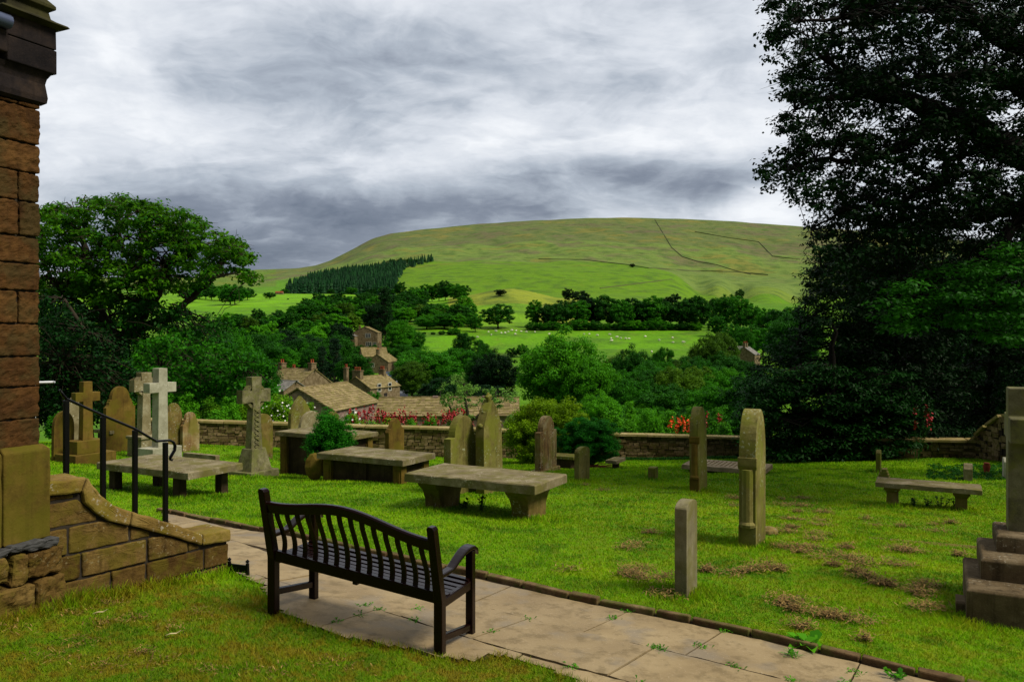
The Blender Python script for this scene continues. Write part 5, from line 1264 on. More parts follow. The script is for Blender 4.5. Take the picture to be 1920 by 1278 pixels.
# ------------------------------------------------------------------ village
M['hwall'] = stone('house_stone', (.075, .052, .026), (.15, .11, .06), (.24, .185, .115), sc=1.2, bstr=.8)
M['hwall2'] = stone('barn_stone', (.10, .06, .05), (.20, .13, .11), (.34, .25, .22), lichen=(.40, .36, .34), sc=2.5, bstr=.9)
M['slate'] = stone('stone_slates', (.09, .065, .028), (.19, .145, .07), (.29, .225, .115), green=(.14, .125, .03), sc=1.5, bstr=.6, island=.6)
M['slateg'] = stone('grey_slates', (.10, .095, .085), (.17, .16, .145), (.25, .235, .21), sc=1.2, bstr=.5)
M['glass'] = plain('window_glass', (.02, .025, .03), .12, .7, .2)
M['white'] = plain('white_paint', (.42, .40, .34), .5, .4, .05)
M['black'] = plain('dark_timber', (.015, .012, .010), .8, .2)
M['pot'] = plain('chimney_pot', (.28, .06, .025), .8)
def house(name, label, x, y, yaw, L, Wd, zr, rise, zg=None, roofmat='slate', wallmat='hwall', chim=(), wins=(), doors=(), rows=12, over=.18, cat='house'):
    """zr: ridge height; rise: ridge above eaves; local x runs along the ridge"""
    zg = G(x, y) - .4 if zg is None else zg
    root = empty(name, (x, y, zg), yaw, label, cat); H = zr - zg; hw = H - rise; w2 = Wd / 2
    mb = MB(); e = .10
    mb.add([(-L / 2, -w2, 0), (-L / 2, w2, 0), (-L / 2, w2, hw), (-L / 2, 0, H - e), (-L / 2, -w2, hw), (L / 2, -w2, 0), (L / 2, w2, 0), (L / 2, w2, hw), (L / 2, 0, H - e), (L / 2, -w2, hw)],
           [(0, 4, 3, 2, 1), (5, 6, 7, 8, 9), (0, 5, 9, 4), (1, 2, 7, 6), (4, 9, 8, 3), (3, 8, 7, 2), (0, 1, 6, 5)])
    mb.build('wall', M[wallmat], root)
    rg = random.Random(int(x * 10)); rb = MB(); sl = math.hypot(w2 + over, rise * (w2 + over) / w2)
    a = math.atan2(rise, w2)
    for s_ in (-1, 1):
        for r in range(rows):
            f0 = r / rows; f1 = (r + 1.25) / rows; fm = (f0 + min(f1, 1.02)) / 2
            yy = s_ * (w2 + over) * (1 - fm); zz = H - .01 - (rise * (w2 + over) / w2) * (1 - fm) + .03; t_ = .075
            xx = -L / 2 - .12
            while xx < L / 2 + .12:
                l = min(rg.uniform(.35, .75) if L < 12 else rg.uniform(.5, 1), L / 2 + .12 - xx)
                Mx = Matrix.Rotation(-s_ * (a - .10 + rg.uniform(-.012, .012)) , 3, 'X')
                rb.box((xx + l / 2, yy, zz + rg.uniform(-.006, .006)), (l - .015, sl * (f1 - f0), t_), Mx, .008, rg); xx += max(l, .05)
    rf_ = rb.build('roof', M[roofmat], root)
    m2 = MB(); xx = -L / 2 - .1
    while xx < L / 2: m2.box((xx + .3, 0, H + .03), (.56, .26, .10), None, .01, rg); xx += .6
    m2.build('ridge', M[roofmat], rf_)
    for (cx, cy, cw, cd, chh, npot) in chim:
        m2 = MB(); zb = H - abs(cy) / w2 * rise - .4
        m2.bb((cx - cw / 2, cy - cd / 2, zb), (cx + cw / 2, cy + cd / 2, H + chh)); m2.bb((cx - cw / 2 - .07, cy - cd / 2 - .07, H + chh - .12), (cx + cw / 2 + .07, cy + cd / 2 + .07, H + chh + .02)); c_ = m2.build('chimney', M[wallmat], rf_)
        for k in range(npot):
            m3 = MB(); yy = cy + (k - (npot - 1) / 2) * (cd * .8 / max(npot, 1)); m3.lathe([(.12, H + chh), (.10, H + chh + .05), (.09, H + chh + .42), (.115, H + chh + .46), (.115, H + chh + .52), (.06, H + chh + .52)], (cx, yy, 0), 10); m3.build('pot', M['pot'], c_)
    for (side, p, z, ww, wh, mul) in wins:
        def tf(m): 
            if side == 'front': T_ = Matrix.Translation((p, -w2, z))
            elif side == 'back': T_ = Matrix.Translation((p, w2, z)) @ Matrix.Rotation(math.pi, 4, 'Z')
            elif side == 'right': T_ = Matrix.Translation((L / 2, p, z)) @ Matrix.Rotation(R(90), 4, 'Z')
            else: T_ = Matrix.Translation((-L / 2, p, z)) @ Matrix.Rotation(R(-90), 4, 'Z')
            m.xf(T_); return m
        f = MB(); b_ = .12
        f.bb((-ww / 2 - b_, -.06, -b_), (ww / 2 + b_, .02, 0)); f.bb((-ww / 2 - b_, -.06, wh), (ww / 2 + b_, .02, wh + b_)); f.bb((-ww / 2 - b_, -.06, .001), (-ww / 2, .02, wh - .001)); f.bb((ww / 2, -.06, .001), (ww / 2 + b_, .02, wh - .001))
        for k in range(1, mul): f.bb((-ww / 2 + ww * k / mul - .05, -.055, .001), (-ww / 2 + ww * k / mul + .05, .02, wh - .001))
        f.bb((-ww / 2 + .002, -.045, wh * .55), (ww / 2 - .002, .015, wh * .55 + .05))
        fo_ = tf(f).build('window', M['white'], root); g_ = MB(); g_.bb((-ww / 2, -.03, 0.002), (ww / 2, .01, wh - .002)); tf(g_).build('pane', M['glass'], fo_)
    for (side, p, ww, wh) in doors:
        g_ = MB(); g_.bb((-ww / 2, -.05, 0), (ww / 2, .02, wh)); T_ = {'front': Matrix.Translation((p, -w2, .4)), 'right': Matrix.Translation((L / 2, p, .4)) @ Matrix.Rotation(R(90), 4, 'Z'), 'left': Matrix.Translation((-L / 2, p, .4)) @ Matrix.Rotation(R(-90), 4, 'Z')}[side]
        g_.xf(T_); g_.build('door', M['black'], root)
    return root
house('barn', 'stone barn with a big brown slate roof just below the churchyard wall', -15.6, 66.3, R(77), 8.8, 6.0, -4.05, 1.62, zg=-8.9, wallmat='hwall2', rows=12, wins=(('front', 2.2 - 4.4 + 1.2, 2.6, .55, .55, 1),), doors=(('front', -2.1, .9, 1.9),), cat='barn')
house('outbuilding', 'long low building with a pale stone slate roof behind the wall', -4.55, 58, R(1.5), 9.9, 4.7, -4.45, 1.05, zg=-8.6, rows=12, wallmat='hwall2', chim=((-1.0, 0, .25, .25, .10, 0), (2.6, 0, .25, .25, .10, 0)), cat='outbuilding')
ex = Vector((math.cos(R(-33)), math.sin(R(-33)), 0)); ap = P(590, 630, 113)
c1 = ap - ex * 3.6
house('cottage', 'stone village house with a red-potted chimney on its near gable', c1.x, c1.y, R(-33), 7.2, 6.4, -(692 - 630) / 1500 * 113, 2.0, zg=-11.5, chim=((3.1, 0, .7, .9, .9, 2), (-3.1, 0, .7, .9, .8, 2)), wins=(('right', -1.2, 3.2, .9, 1.0, 2), ('front', -1.5, 3.2, 1.0, 1.0, 2)), rows=12)
c2 = P(537, 630, 104)
house('cottage', 'low grey-slated cottage extension in front of the chimneyed house', c2.x, c2.y, R(-33), 3.6, 4.0, -(713 - 630) / 1500 * 104, 1.1, zg=-11.2, roofmat='slateg', wins=(('right', 0, 2.3, .8, .8, 2),), rows=9)
c3 = P(528, 630, 116)
house('cottage', 'gabled stone cottage with two clustered chimneys left of the barn', c3.x, c3.y, R(57), 5.5, 4.6, -(702 - 630) / 1500 * 116, 1.6, zg=-11.5, chim=((-2.3, 0, .6, .8, .6, 2), (2.3, 0, .6, .8, .9, 2), (0, 1.2, .6, .6, .9, 1)), rows=9, wins=(('left', 0, 3.0, .8, .9, 2),))
c4 = P(696, 630, 128)
house('cottage', 'roadside cottage with a tall clustered chimney stack and sunlit roof', c4.x, c4.y, R(66), 8.5, 5.4, -(704 - 630) / 1500 * 128, 1.7, zg=-11.4, chim=((-3.7, 0, .8, 1.5, 1.0, 4), (3.2, 0, .7, 1.0, .9, 3), (-3.4, 2.4, .6, .6, 1.4, 2)), wins=(('front', -1.8, 2.8, .8, 1.1, 1), ('front', 1.2, 2.8, .8, 1.1, 1), ('left', 1, 2.8, .8, 1, 1)), doors=(('front', 0, .9, 2.0),), rows=11)
c5 = P(718, 630, 232)
house('cottage', 'stone cottage with its gable to the road above the blue car', c5.x, c5.y, R(78), 9, 6.6, -(663 - 630) / 1500 * 232, 2.2, zg=-11.3, chim=((-3.9, 0, .9, .9, 1.3, 2),), wins=(('left', 1.4, 2.5, .9, 1.1, 2),), doors=(('left', -1.2, 1.0, 2.1),), rows=10)
c6 = P(700, 630, 240)
house('cottage', 'larger roofed cottage immediately behind the roadside gable', c6.x, c6.y, R(20), 7.5, 7, -(651 - 630) / 1500 * 240, 2.6, zg=-10.8, chim=((2.0, 0, .9, .9, 1.3, 2),), wins=(('front', -2, 3, .9, 1.1, 2), ('front', 1, 3, .9, 1.1, 2)), rows=10)
c7 = P(688, 630, 325)
house('farmhouse', 'tall tan stone house with a white mullioned window among the trees', c7.x, c7.y, R(84), 6, 10.5, (630 - 612) / 1500 * 320, 2.4, zg=-5.5, chim=((3.5, 4.0, .8, .8, .3, 1),), wins=(('left', -1.3, 5.0, 2.0, 1.5, 3), ('left', -1.6, 1.6, 2.2, 1.5, 3), ('left', -4.0, 1.6, 1.2, 1.3, 1)), rows=10, cat='house')
c8 = P(663, 630, 322)
house('shed', 'grey lean-to shed on the left side of the tall tan house', c8.x, c8.y, R(82), 6, 3.0, (630 - 626) / 1500 * 322, .8, zg=-5.5, roofmat='slateg', wallmat='hwall', rows=6, cat='shed')
c9 = P(1400, 630, 245)
house('cottage', 'hidden cottage with two red-potted chimneys among the trees on the right', c9.x, c9.y, R(60), 7, 6.5, -(650 - 630) / 1500 * 245, 2.3, zg=-10.5, roofmat='slateg', chim=((-3.0, 0, .9, .8, 1.2, 2), (-.6, 0, .9, .8, 1.2, 2)), rows=9)
c10 = P(1383, 630, 246)
house('cottage', 'pale roofed wing left of the two red-potted chimneys', c10.x, c10.y, R(5), 5, 5, -(649 - 630) / 1500 * 246, 1.6, zg=-10.5, roofmat='slateg', rows=8)
c11 = P(524, 630, 1080)
house('shed', 'tiny brown field barn at the left end of the conifer plantation', c11.x, c11.y, R(0), 10, 6, G(c11.x, c11.y) + 4, 1.5, roofmat='pot', wallmat='hwall', rows=4, cat='barn')

# road and car
rd = MB(); M['asphalt'] = plain('asphalt', (.10, .105, .12), .85, .2, .15, .5)
rp = [(712, 268), (724, 245), (732, 222), (741, 204), (745, 186), (742, 166), (738, 146), (738, 126), (738, 108)]
fine = []
for (u0, d0_), (u1, d1_) in zip(rp[:-1], rp[1:]):
    for k in range(6): fine.append((u0 + (u1 - u0) * k / 6, d0_ + (d1_ - d0_) * k / 6))
for i, (u, d) in enumerate(fine):
    x = (u - 960) / 1500 * d
    for s_ in (-2.6, -1, 1, 2.6): rd.v.append((x + s_, d, G(x, d) + .07 - .02 * abs(s_)))
for i in range(len(fine) - 1):
    for j in range(3): rd.f.append([i * 4 + j, i * 4 + j + 1, (i + 1) * 4 + j + 1, (i + 1) * 4 + j][::-1])
tag(rd.build('road', M['asphalt'], smooth=True), kind='structure')
dd = 208.; cxx = (727 - 960) / 1500 * dd
car = empty('parked_car', (cxx, dd, G(cxx, dd) + .08), R(-100), 'dark blue car parked on the village lane', 'car')
M['carblue'] = plain('car_paint', (.010, .018, .16), .25, .6, .05)
def carprof(y, w_, sc): return None
mb = MB(); rg_ = []
for x, zt_, w_ in [(-2.05, .62, .72), (-1.95, .80, .82), (-1.2, .88, .86), (-.2, .90, .87), (1.1, .90, .87), (1.85, .84, .82), (2.02, .66, .74)]:
    rg_.append([(x, -w_, .28), (x, w_, .28), (x, w_ + .01, .55), (x, w_ * .96, zt_), (x, -w_ * .96, zt_), (x, -w_ - .01, .55)])
mb.rings(rg_); mb.build('body', M['carblue'], car, smooth=False, bevel=.04)
mb = MB(); mb.rings([[(x, -w_, z) , (x, w_, z), (x, w_ * .84, z2), (x, -w_ * .84, z2)] for x, w_, z, z2 in [(-1.25, .80, .86, .89), (-.55, .80, .86, 1.36), (.9, .80, .86, 1.38), (1.65, .78, .86, .95)]]); mb.build('window', M['glass'], car, bevel=.02)
mb = MB(); mb.rings([[(x, -w_, 1.37), (x, w_, 1.37), (x, w_ * .95, 1.43), (x, -w_ * .95, 1.43)] for x, w_ in [(-.55, .66), (.95, .66)]]); mb.build('roof', M['carblue'], car, bevel=.02)
for wx in (-1.3, 1.3):
    for sy in (-1, 1):
        mb = MB(); mb.lathe([(.001, -.1), (.29, -.1), (.32, -.07), (.32, .07), (.29, .1), (.001, .1)], n=16); mb.xf(Matrix.Translation((wx, sy * .80, .32)) @ Matrix.Rotation(R(90), 4, 'X')); mb.build('wheel', M['black'], car)
for sy in (-.62, .62):
    mb = MB(); mb.bb((1.95, sy - .15, .55), (2.05, sy + .15, .68)); mb.build('headlight', M['white'], car)

# ------------------------------------------------------------------ sheep
M['wool'] = plain('wool', (.62, .58, .48), .95, .1, .1, 8)
mb = MB()
mb.tube([(-.55, 0, .55), (-.50, 0, .58), (-.35, 0, .62), (0, 0, .62), (.30, 0, .63), (.45, 0, .66), (.58, 0, .66), (.70, 0, .58), (.82, 0, .46), (.86, 0, .42)], [.04, .19, .26, .28, .25, .18, .11, .085, .05, .02], 12)
for x in (-.32, .30):
    for y in (-.13, .13): mb.tube([(x, y, .48), (x + .02, y, .28), (x, y, .0)], [.07, .035, .03], 7)
for y in (-1, 1): mb.tube([(.60, y * .06, .70), (.58, y * .17, .68)], [.03, .015], 5)
sheep0 = None
grp = 'white sheep grazing in the valley fields'
spx = [(916, 624), (930, 623), (940, 626), (947, 626), (953, 624), (960, 621), (968, 622), (977, 623), (987, 624), (921, 630), (1003, 624), (1095, 628), (1105, 628), (1143, 629), (1146, 636), (1147, 641), (1157, 634), (1164, 636), (1173, 637), (1179, 637), (1261, 635), (1262, 644), (1281, 644), (1030, 628), (1120, 631), (966, 628), (1210, 633), (626, 643), (664, 650), (652, 654), (640, 658), (1222, 662), (1236, 640), (895, 634)]
for i, (u, v) in enumerate(spx):
    q = hit(u, v, 200, 700)
    if sheep0 is None: o = sheep0 = mb.build('sheep', M['wool'], smooth=True)
    else: o = sheep0.copy(); col.objects.link(o)
    o.location = q; o.rotation_euler = (0, 0, rf.uniform(0, 6.28)); s_ = rf.uniform(1.0, 1.35); o.scale = (s_, s_, s_)
    left = u < 700; mid = 700 < u < 1040
    tag(o, 'small white sheep grazing by the tall tan house' if left else ('white sheep in the cluster below the knoll' if mid else 'white sheep grazing under the dark tree belt'), 'sheep', grp + (' by the house' if left else (' below the knoll' if mid else ' under the belt')))
# ------------------------------------------------------------------ shrubs and garden plants
def shrub(u, vt, vb, wpx, d, mat, label, n=120, nl=110, ls=.05, wr=.5, up=.5, flat=.8, seed=1, name='shrub', cat='shrub', group=None, clr=.12, dep=.8, stems=True, bark='barkd'):
    rs = np.random.RandomState(seed + int(u)); x = (u - 960) / 1500 * d; zt = -(vt - 630) / 1500 * d
    zb = -(vb - 630) / 1500 * d if vb else G(x, d); H = zt - zb; W_ = wpx * d / 1500 / 2
    C = []
    while len(C) < n:
        v_ = nrm(rs.normal(size=(1, 3)))[0]; r_ = (rs.random() ** .3) * (1 + .12 * math.sin(3 * math.atan2(v_[1], v_[0]) + seed) + .1 * rs.normal())
        p = np.array([v_[0] * (W_ - clr) * r_, v_[1] * (W_ - clr) * r_ * dep, H * .48 + v_[2] * (H * .5 - clr * .5) * r_])
        if p[2] > .03: C.append(p)
    C = np.array(C); rad = rs.uniform(.6, 1.25, n) * clr
    q, tn = leafquads(rs, C, rad, nl, ls, flat=flat, up=up, wr=wr, shell=.5)
    root = empty(name, (x, d, zb), 0, label, cat, group)
    np_mesh('foliage', q, 4, LM[mat], root, tn)
    if stems:
        mb = MB()
        for i in range(0, n, 5): branch(mb, (rs.normal() * .05, rs.normal() * .05, -.08), C[i], .018 * max(1, W_), .005, rs, n=3, sides=4)
        mb.build('stem', M[bark], root, smooth=True)
    return root, C, W_, H
def blossoms(root, C, mat, n, size, rs, name='blossoms', top=None, petals=5, spread=.1):
    q = []
    idx = rs.choice(len(C), n)
    for k in idx:
        c = C[k] + rs.normal(size=3) * spread; c[1] -= abs(rs.normal()) * .15; nn = nrm(np.array([[rs.normal() * .5, -1 + rs.normal() * .3, .7 + rs.normal() * .3]]))[0]
        a = nrm(np.cross(nn, rs.normal(size=3))[None])[0]; b = np.cross(nn, a); s = size * rs.uniform(.7, 1.2)
        for j in range(petals):
            t0 = 2 * math.pi * j / petals; d1 = a * math.cos(t0) + b * math.sin(t0); d2 = a * math.cos(t0 + .62) + b * math.sin(t0 + .62); d0 = a * math.cos(t0 - .62) + b * math.sin(t0 - .62)
            q += [c, c + d0 * s * .5 + nn * s * .12, c + d1 * s * .85 + nn * s * .1, c + d2 * s * .5 + nn * s * .12]
    np_mesh(name, np.array(q), 4, mat, root, np.array(rs.random(len(q) // 4)))
def petal(name, c): 
    m, t = newmat(name); at = t.new('ShaderNodeAttribute', attribute_name='tint').outputs['Fac']
    return finish(m, t, t.mix(at, tuple(x * .75 for x in c), c), .6, None, .3)
M['pwhite'] = petal('white_petals', (.80, .80, .72)); M['pred'] = petal('crimson_petals', (.32, .012, .016)); M['porange'] = petal('orange_petals', (.85, .085, .008))
LM['fern'] = leafmat('feathery_foliage', (.006, .075, .003), (.045, .300, .008), .3, big=.6)
LM['fernd'] = leafmat('yew_shrub_foliage', (.006, .075, .004), (.036, .27, .010), .3, big=.6)
LM['gar'] = leafmat('garden_foliage', (.022, .120, .003), (.11, .38, .008), .3, big=.8)
LM['apple'] = leafmat('apple_foliage', (.035, .11, .010), (.16, .32, .05), .3, big=.8)
LM['rose'] = leafmat('rose_foliage', (.03, .12, .003), (.19, .40, .008), .3, big=.8)
shrub(617, 772, 882, 98, 17.4, 'fern', 'feathery green shrub growing against the dark chest tomb', n=280, nl=170, ls=.06, wr=.22, up=.8, clr=.13, seed=2)
shrub(1030, 742, 874, 186, 25.5, 'ye', 'wide golden-green domed bush behind the streaked headstone', n=480, nl=150, ls=.065, wr=.5, clr=.20, seed=3)
r_, C_, W_, H_ = shrub(1103, 778, 872, 132, 23.5, 'fernd', 'dark green feathery yew shrub with bare red-brown twigs at its foot', n=300, nl=170, ls=.085, wr=.22, up=.9, flat=.5, clr=.17, seed=4)
mb = MB(); rs = np.random.RandomState(4)
for i in range(46):
    a = rs.uniform(-1, 1); branch(mb, (rs.normal() * .15, -.35, -.02), (a * .95, -.55 - rs.random() * .35, rs.uniform(-.02, .12)), .012, .004, rs, n=3, sides=4)
mb.build('dead_twigs', plain('dead_twig', (.11, .035, .018), .9), r_)
shrub(106, 772, 828, 50, 24, 'md', 'small rounded green shrub beside the church corner', n=70, nl=90, ls=.07, clr=.14, seed=5)
shrub(258, 775, 830, 34, 26, 'dk', 'dark leafy shrub between the wide brown headstone and the white cross', n=50, nl=90, ls=.08, clr=.14, seed=6)
r_, C_, W_, H_ = shrub(522, 737, 850, 80, 31.8, 'rose', 'climbing rose bush full of white flowers behind the boundary wall', n=130, nl=100, ls=.09, clr=.22, seed=7)
blossoms(r_, C_, M['pwhite'], 130, .055, np.random.RandomState(1), spread=.2)
r_, C_, W_, H_ = shrub(662, 768, 850, 56, 31.6, 'rose', 'smaller white-flowered rose bush right of the feathery shrub', n=70, nl=90, ls=.08, clr=.2, seed=8)
blossoms(r_, C_, M['pwhite'], 60, .06, np.random.RandomState(2), spread=.18)
r_, C_, W_, H_ = shrub(580, 745, 850, 44, 33, 'rose', 'leafy rose spray with scattered white flowers behind the knobbed headstone', n=60, nl=80, ls=.09, clr=.2, seed=9)
blossoms(r_, C_, M['pwhite'], 24, .05, np.random.RandomState(3), spread=.2)
g = 'garden shrubs beyond the boundary wall'
for i, (u, vt, w_, d, m_) in enumerate([(300, 722, 60, 32, 'gar'), (352, 730, 54, 32.5, 'gar'), (395, 735, 50, 33, 'rose'), (432, 742, 52, 32, 'gar'), (462, 738, 46, 33, 'rose'), (325, 752, 50, 31, 'gar'), (408, 760, 46, 31, 'gar'), (240, 740, 50, 33, 'gar'),
        (700, 782, 40, 31.6, 'gar'), (732, 778, 40, 32, 'rose'), (770, 781, 46, 31.6, 'gar'), (806, 778, 44, 32, 'gar'), (850, 780, 44, 32, 'apple'), (960, 775, 44, 33, 'apple'), (995, 760, 60, 34, 'gar'),
        (1150, 762, 50, 33, 'gar'), (1180, 748, 46, 34, 'gar'), (1216, 758, 44, 33, 'lt'), (1250, 762, 46, 34, 'gar'), (1228, 778, 40, 32, 'lt'), (1345, 745, 60, 34, 'gar'), (1296, 752, 50, 34, 'gar'), (1385, 760, 60, 33, 'dk'), (1180, 782, 40, 31.5, 'gar'), (1360, 790, 34, 31.6, 'gar')]):
    shrub(u, vt, None, w_ * 1.1, d, m_, {'gar': 'leafy bright green garden shrub beyond the low boundary wall', 'rose': 'yellow-green garden shrub beyond the low boundary wall', 'apple': 'grey-green garden shrub beyond the low boundary wall', 'lt': 'fresh green tall-stemmed plant beyond the wall near the orange flowers', 'dk': 'dark garden shrub at the right end of the low wall'}[m_], n=60, nl=75, ls=.085, clr=.22, seed=20 + i, group=g + ', ' + m_ if m_ in ('gar', 'rose', 'apple', 'lt') else None)
def stemplant(u, vt, d, label, h=None, n=9, leafc='gar', flower=None, name='flower_plant', group=None, w_=.25, seed=0, ls=.07, cat='plant', loc=None, lw=.35):
    rs = np.random.RandomState(seed + int(u * 3)); x = (u - 960) / 1500 * d
    if loc is not None: x, d, z = loc
    else: z = G(x, d)
    H = h or (-(vt - 630) / 1500 * d - z); root = empty(name, (x, d, z), rs.uniform(0, 6), label, cat, group); mb = MB(); C = []; q = []; T_ = []
    for i in range(n):
        tip = np.array([rs.normal() * w_, rs.normal() * w_, H * rs.uniform(.7, 1.0)]); base = np.array([tip[0] * .2, tip[1] * .2, -.03])
        mb.tube([tuple(base), tuple((base + tip) / 2 + rs.normal(size=3) * .02 * H), tuple(tip)], [.006 + .003 * H, .005, .003], 4, cap=False)
        T_.append(tip)
        for k in range(10):
            f = rs.uniform(.05, .95); c = base + (tip - base) * f; a = nrm(np.array([[rs.normal(), rs.normal(), rs.uniform(.1, .9)]]))[0]; b = nrm(np.cross(a, [0, 0, 1])[None])[0]; s = ls * rs.uniform(.7, 1.5)
            q += [c, c + a * s * .5 + b * s * lw, c + a * s * 1.1 - np.array([0, 0, s * .2]), c + a * s * .5 - b * s * lw]
    mb.build('stem', M['stemg'], root); np_mesh('leaves', np.array(q), 4, LM[leafc], root, rs.random(len(q) // 4))
    if flower:
        for tip in T_:
            qq = []
            for k in range(13):
                c = tip + rs.normal(size=3) * np.array([.035, .035, .09]); a = nrm(rs.normal(size=(1, 3)))[0]; b = nrm(np.cross(a, rs.normal(size=3))[None])[0]; s = .07
                qq += [c - a * s * .6, c + b * s * .6, c + a * s * .6, c - b * s * .6]
            np_mesh('flower_head', np.array(qq), 4, M[flower], root, rs.random(len(qq) // 4))
    return root
M['stemg'] = plain('green_stem', (.04, .10, .012), .7)
g = 'red-flowered spikes beyond the boundary wall'
for i, u in enumerate([664, 676, 686, 700, 712, 724, 738, 752, 764, 778, 792, 806, 822, 838, 852, 866, 700, 712, 838]):
    stemplant(u + (3 * i % 5), 764 + (i * 37 % 24), 31.8 + (i * 13 % 10) * .12, 'plant with crimson flower spikes in the row beyond the low wall', flower='pred', group=g, n=7, seed=i)
stemplant(1275, 786, 31.3, 'clump of bright orange flowers behind the wall, left of the pointed headstone', flower='porange', n=16, w_=.30, seed=3)
stemplant(1300, 792, 31.2, 'orange flowers directly behind the pointed headstone', flower='porange', n=12, w_=.22, seed=4)
stemplant(1340, 776, 32.5, 'sparse orange-red flowers at the right of the orange clump', flower='pred', n=6, w_=.3, seed=5)
stemplant(1716, 765, 24.0, 'dark shrub stem with a few scarlet flowers in front of the yews', flower='pred', n=6, w_=.30, seed=6, leafc='dk')
# small pale-leaved apple tree behind the wall
d = 38; bx = (880 - 960) / 1500 * d; base = (bx, d, G(bx, d))
hero('apple_tree', 'small pale-leaved apple tree behind the wall in front of the long roof', base,
     [[((bx, d, G(bx, d) - .2), .12), (tuple(P(880, 800, d)), .09), (tuple(P(872, 750, d)), .06), (tuple(P(868, 708, d)), .02)], PL([(880, 790, .06), (920, 750, .04), (955, 728, .02)], d), PL([(878, 800, .06), (842, 760, .04), (825, 740, .02)], d)],
     [dict(poly=[(822, 728), (850, 706), (862, 700), (880, 706), (905, 730), (940, 718), (972, 735), (968, 756), (900, 770), (888, 800), (850, 795), (826, 760)], d=(36.8, 39.2), n=90, rad=(.12, .3), nl=36, ls=.11, mat='apple', flat=.7)], 9, twig=.018)

# ------------------------------------------------------------------ grass
mg, t = newmat('grass_blades')
pos = t.new('ShaderNodeNewGeometry').outputs['Position']; tint = t.new('ShaderNodeAttribute', attribute_name='tint').outputs['Fac']
lc = lawn_color(t, pos)
lc = t.mix(t.math('MULTIPLY', t.sstep(tint, .0, .35), 1.0), t.mix(.55, lc, (.04, .06, .008)), lc)
lc = t.mix(t.math('MULTIPLY', t.sstep(tint, .80, .92), .5), lc, (.36, .32, .03))
p = t.new('ShaderNodeBsdfPrincipled'); t.put(p.inputs['Base Color'], lc); p.inputs['Roughness'].default_value = .6; p.inputs['Specular IOR Level'].default_value = .05
tr = t.new('ShaderNodeBsdfTranslucent'); t.put(tr.inputs[0], lc)
t.l.new(t.new('ShaderNodeMixShader', ins={0: .35, 1: p.outputs[0], 2: tr.outputs[0]}).outputs[0], t.new('ShaderNodeOutputMaterial').inputs[0]); M['blade'] = mg
rs = np.random.RandomState(17); N = 760000
tu = rs.uniform(-.88, .90, N); yd = np.exp(rs.uniform(math.log(3.3), math.log(30.5), N)); xx = tu * yd
ok = ~inpoly(xx, yd, [(p_[0], p_[1]) for p_ in path_poly])
# keep off church, parapet and steps
lx = (xx - Rp.x) * Dp.x + (yd - Rp.y) * Dp.y; ly = -((xx - Rp.x) * np_.x + (yd - Rp.y) * np_.y)
ok &= ~((lx > -3.4) & (lx < .02) & (ly > 0) & (ly < 1.5))
cx_ = (xx - C0.x) * Dc.x + (yd - C0.y) * Dc.y; cy_ = -((xx - C0.x) * nc.x + (yd - C0.y) * nc.y)
ok &= ~((cx_ < .14) & (cy_ > -.12))
xx, yd = xx[ok], yd[ok]; N = len(xx); zz = Zn(xx, yd)
def segdist(poly, x, y):
    best = np.full(x.shape, 1e9)
    for (x0, y0), (x1, y1) in zip(poly[:-1], poly[1:]):
        L2 = (x1 - x0) ** 2 + (y1 - y0) ** 2; t_ = np.clip(((x - x0) * (x1 - x0) + (y - y0) * (y1 - y0)) / L2, 0, 1)
        best = np.minimum(best, np.hypot(x - x0 - t_ * (x1 - x0), y - y0 - t_ * (y1 - y0)))
    return best
edge1 = segdist([(p_.x, p_.y) for p_ in near], xx, yd); edge2 = segdist([(p_.x, p_.y) for p_ in kerb], xx, yd)
wl = segdist([(Rp.x - Dp.x * 1.7 + np_.x * .05, Rp.y - Dp.y * 1.7 + np_.y * .05), (Rp.x + .05, Rp.y)], xx, yd); cl = segdist([(C0.x - Dc.x * 7 + nc.x * .15, C0.y - Dc.y * 7 + nc.y * .15), (C0.x + Dc.x * .16 + nc.x * .15, C0.y + Dc.y * .16 + nc.y * .15)], xx, yd)
hf = 1 + 1.0 * np.exp(-(edge1 / .10) ** 2) + 1.5 * np.exp(-(edge2 / .09) ** 2) + 2.2 * np.exp(-(wl / .16) ** 2) + 2.0 * np.exp(-(cl / .14) ** 2)
tuft = [(p_.x, p_.y) for p_ in [gp(1272, 1112), gp(1300, 1110), gp(1405, 1020), gp(1310, 918), gp(1820, 1170), gp(1090, 903), gp(800, 958), gp(1000, 975), gp(1225, 900), gp(475, 895), gp(350, 937), gp(412, 933), gp(1675, 950), gp(1808, 957), gp(1650, 885), gp(1040, 885), gp(200, 860), gp(600, 880), gp(760, 900), gp(510, 862), gp(1365, 892)]]
for (a, b) in tuft: hf += 1.5 * np.exp(-((xx - a) ** 2 + (yd - b) ** 2) / .09)
lowf = .72 + .5 * np.sin(xx * 2.1 + 1.3 * np.sin(yd * 1.1)) * np.sin(yd * 1.7 + xx * .6)
h = (.017 + .015 * rs.random(N)) * hf * (.8 + .35 * lowf) * (1 + np.clip(yd - 6, 0, 20) * .035)
wdt = .0030 * np.maximum(1, yd / 4.5) * rs.uniform(.8, 1.4, N)
an = rs.uniform(0, 2 * math.pi, N); lean = rs.normal(size=(N, 2)) * (h * .55)[:, None]
a = np.stack([np.cos(an) * wdt, np.sin(an) * wdt, np.zeros(N)], 1); bp = np.stack([xx, yd, zz - .004], 1)
tipp = bp + np.stack([lean[:, 0], lean[:, 1], h], 1)
tri = np.stack([bp - a, bp + a, tipp], 1).reshape(-1, 3)
tag(np_mesh('grass', tri, 3, M['blade'], cols=rs.random(N)), 'short mown lawn grass of the churchyard', 'grass', kind='stuff')

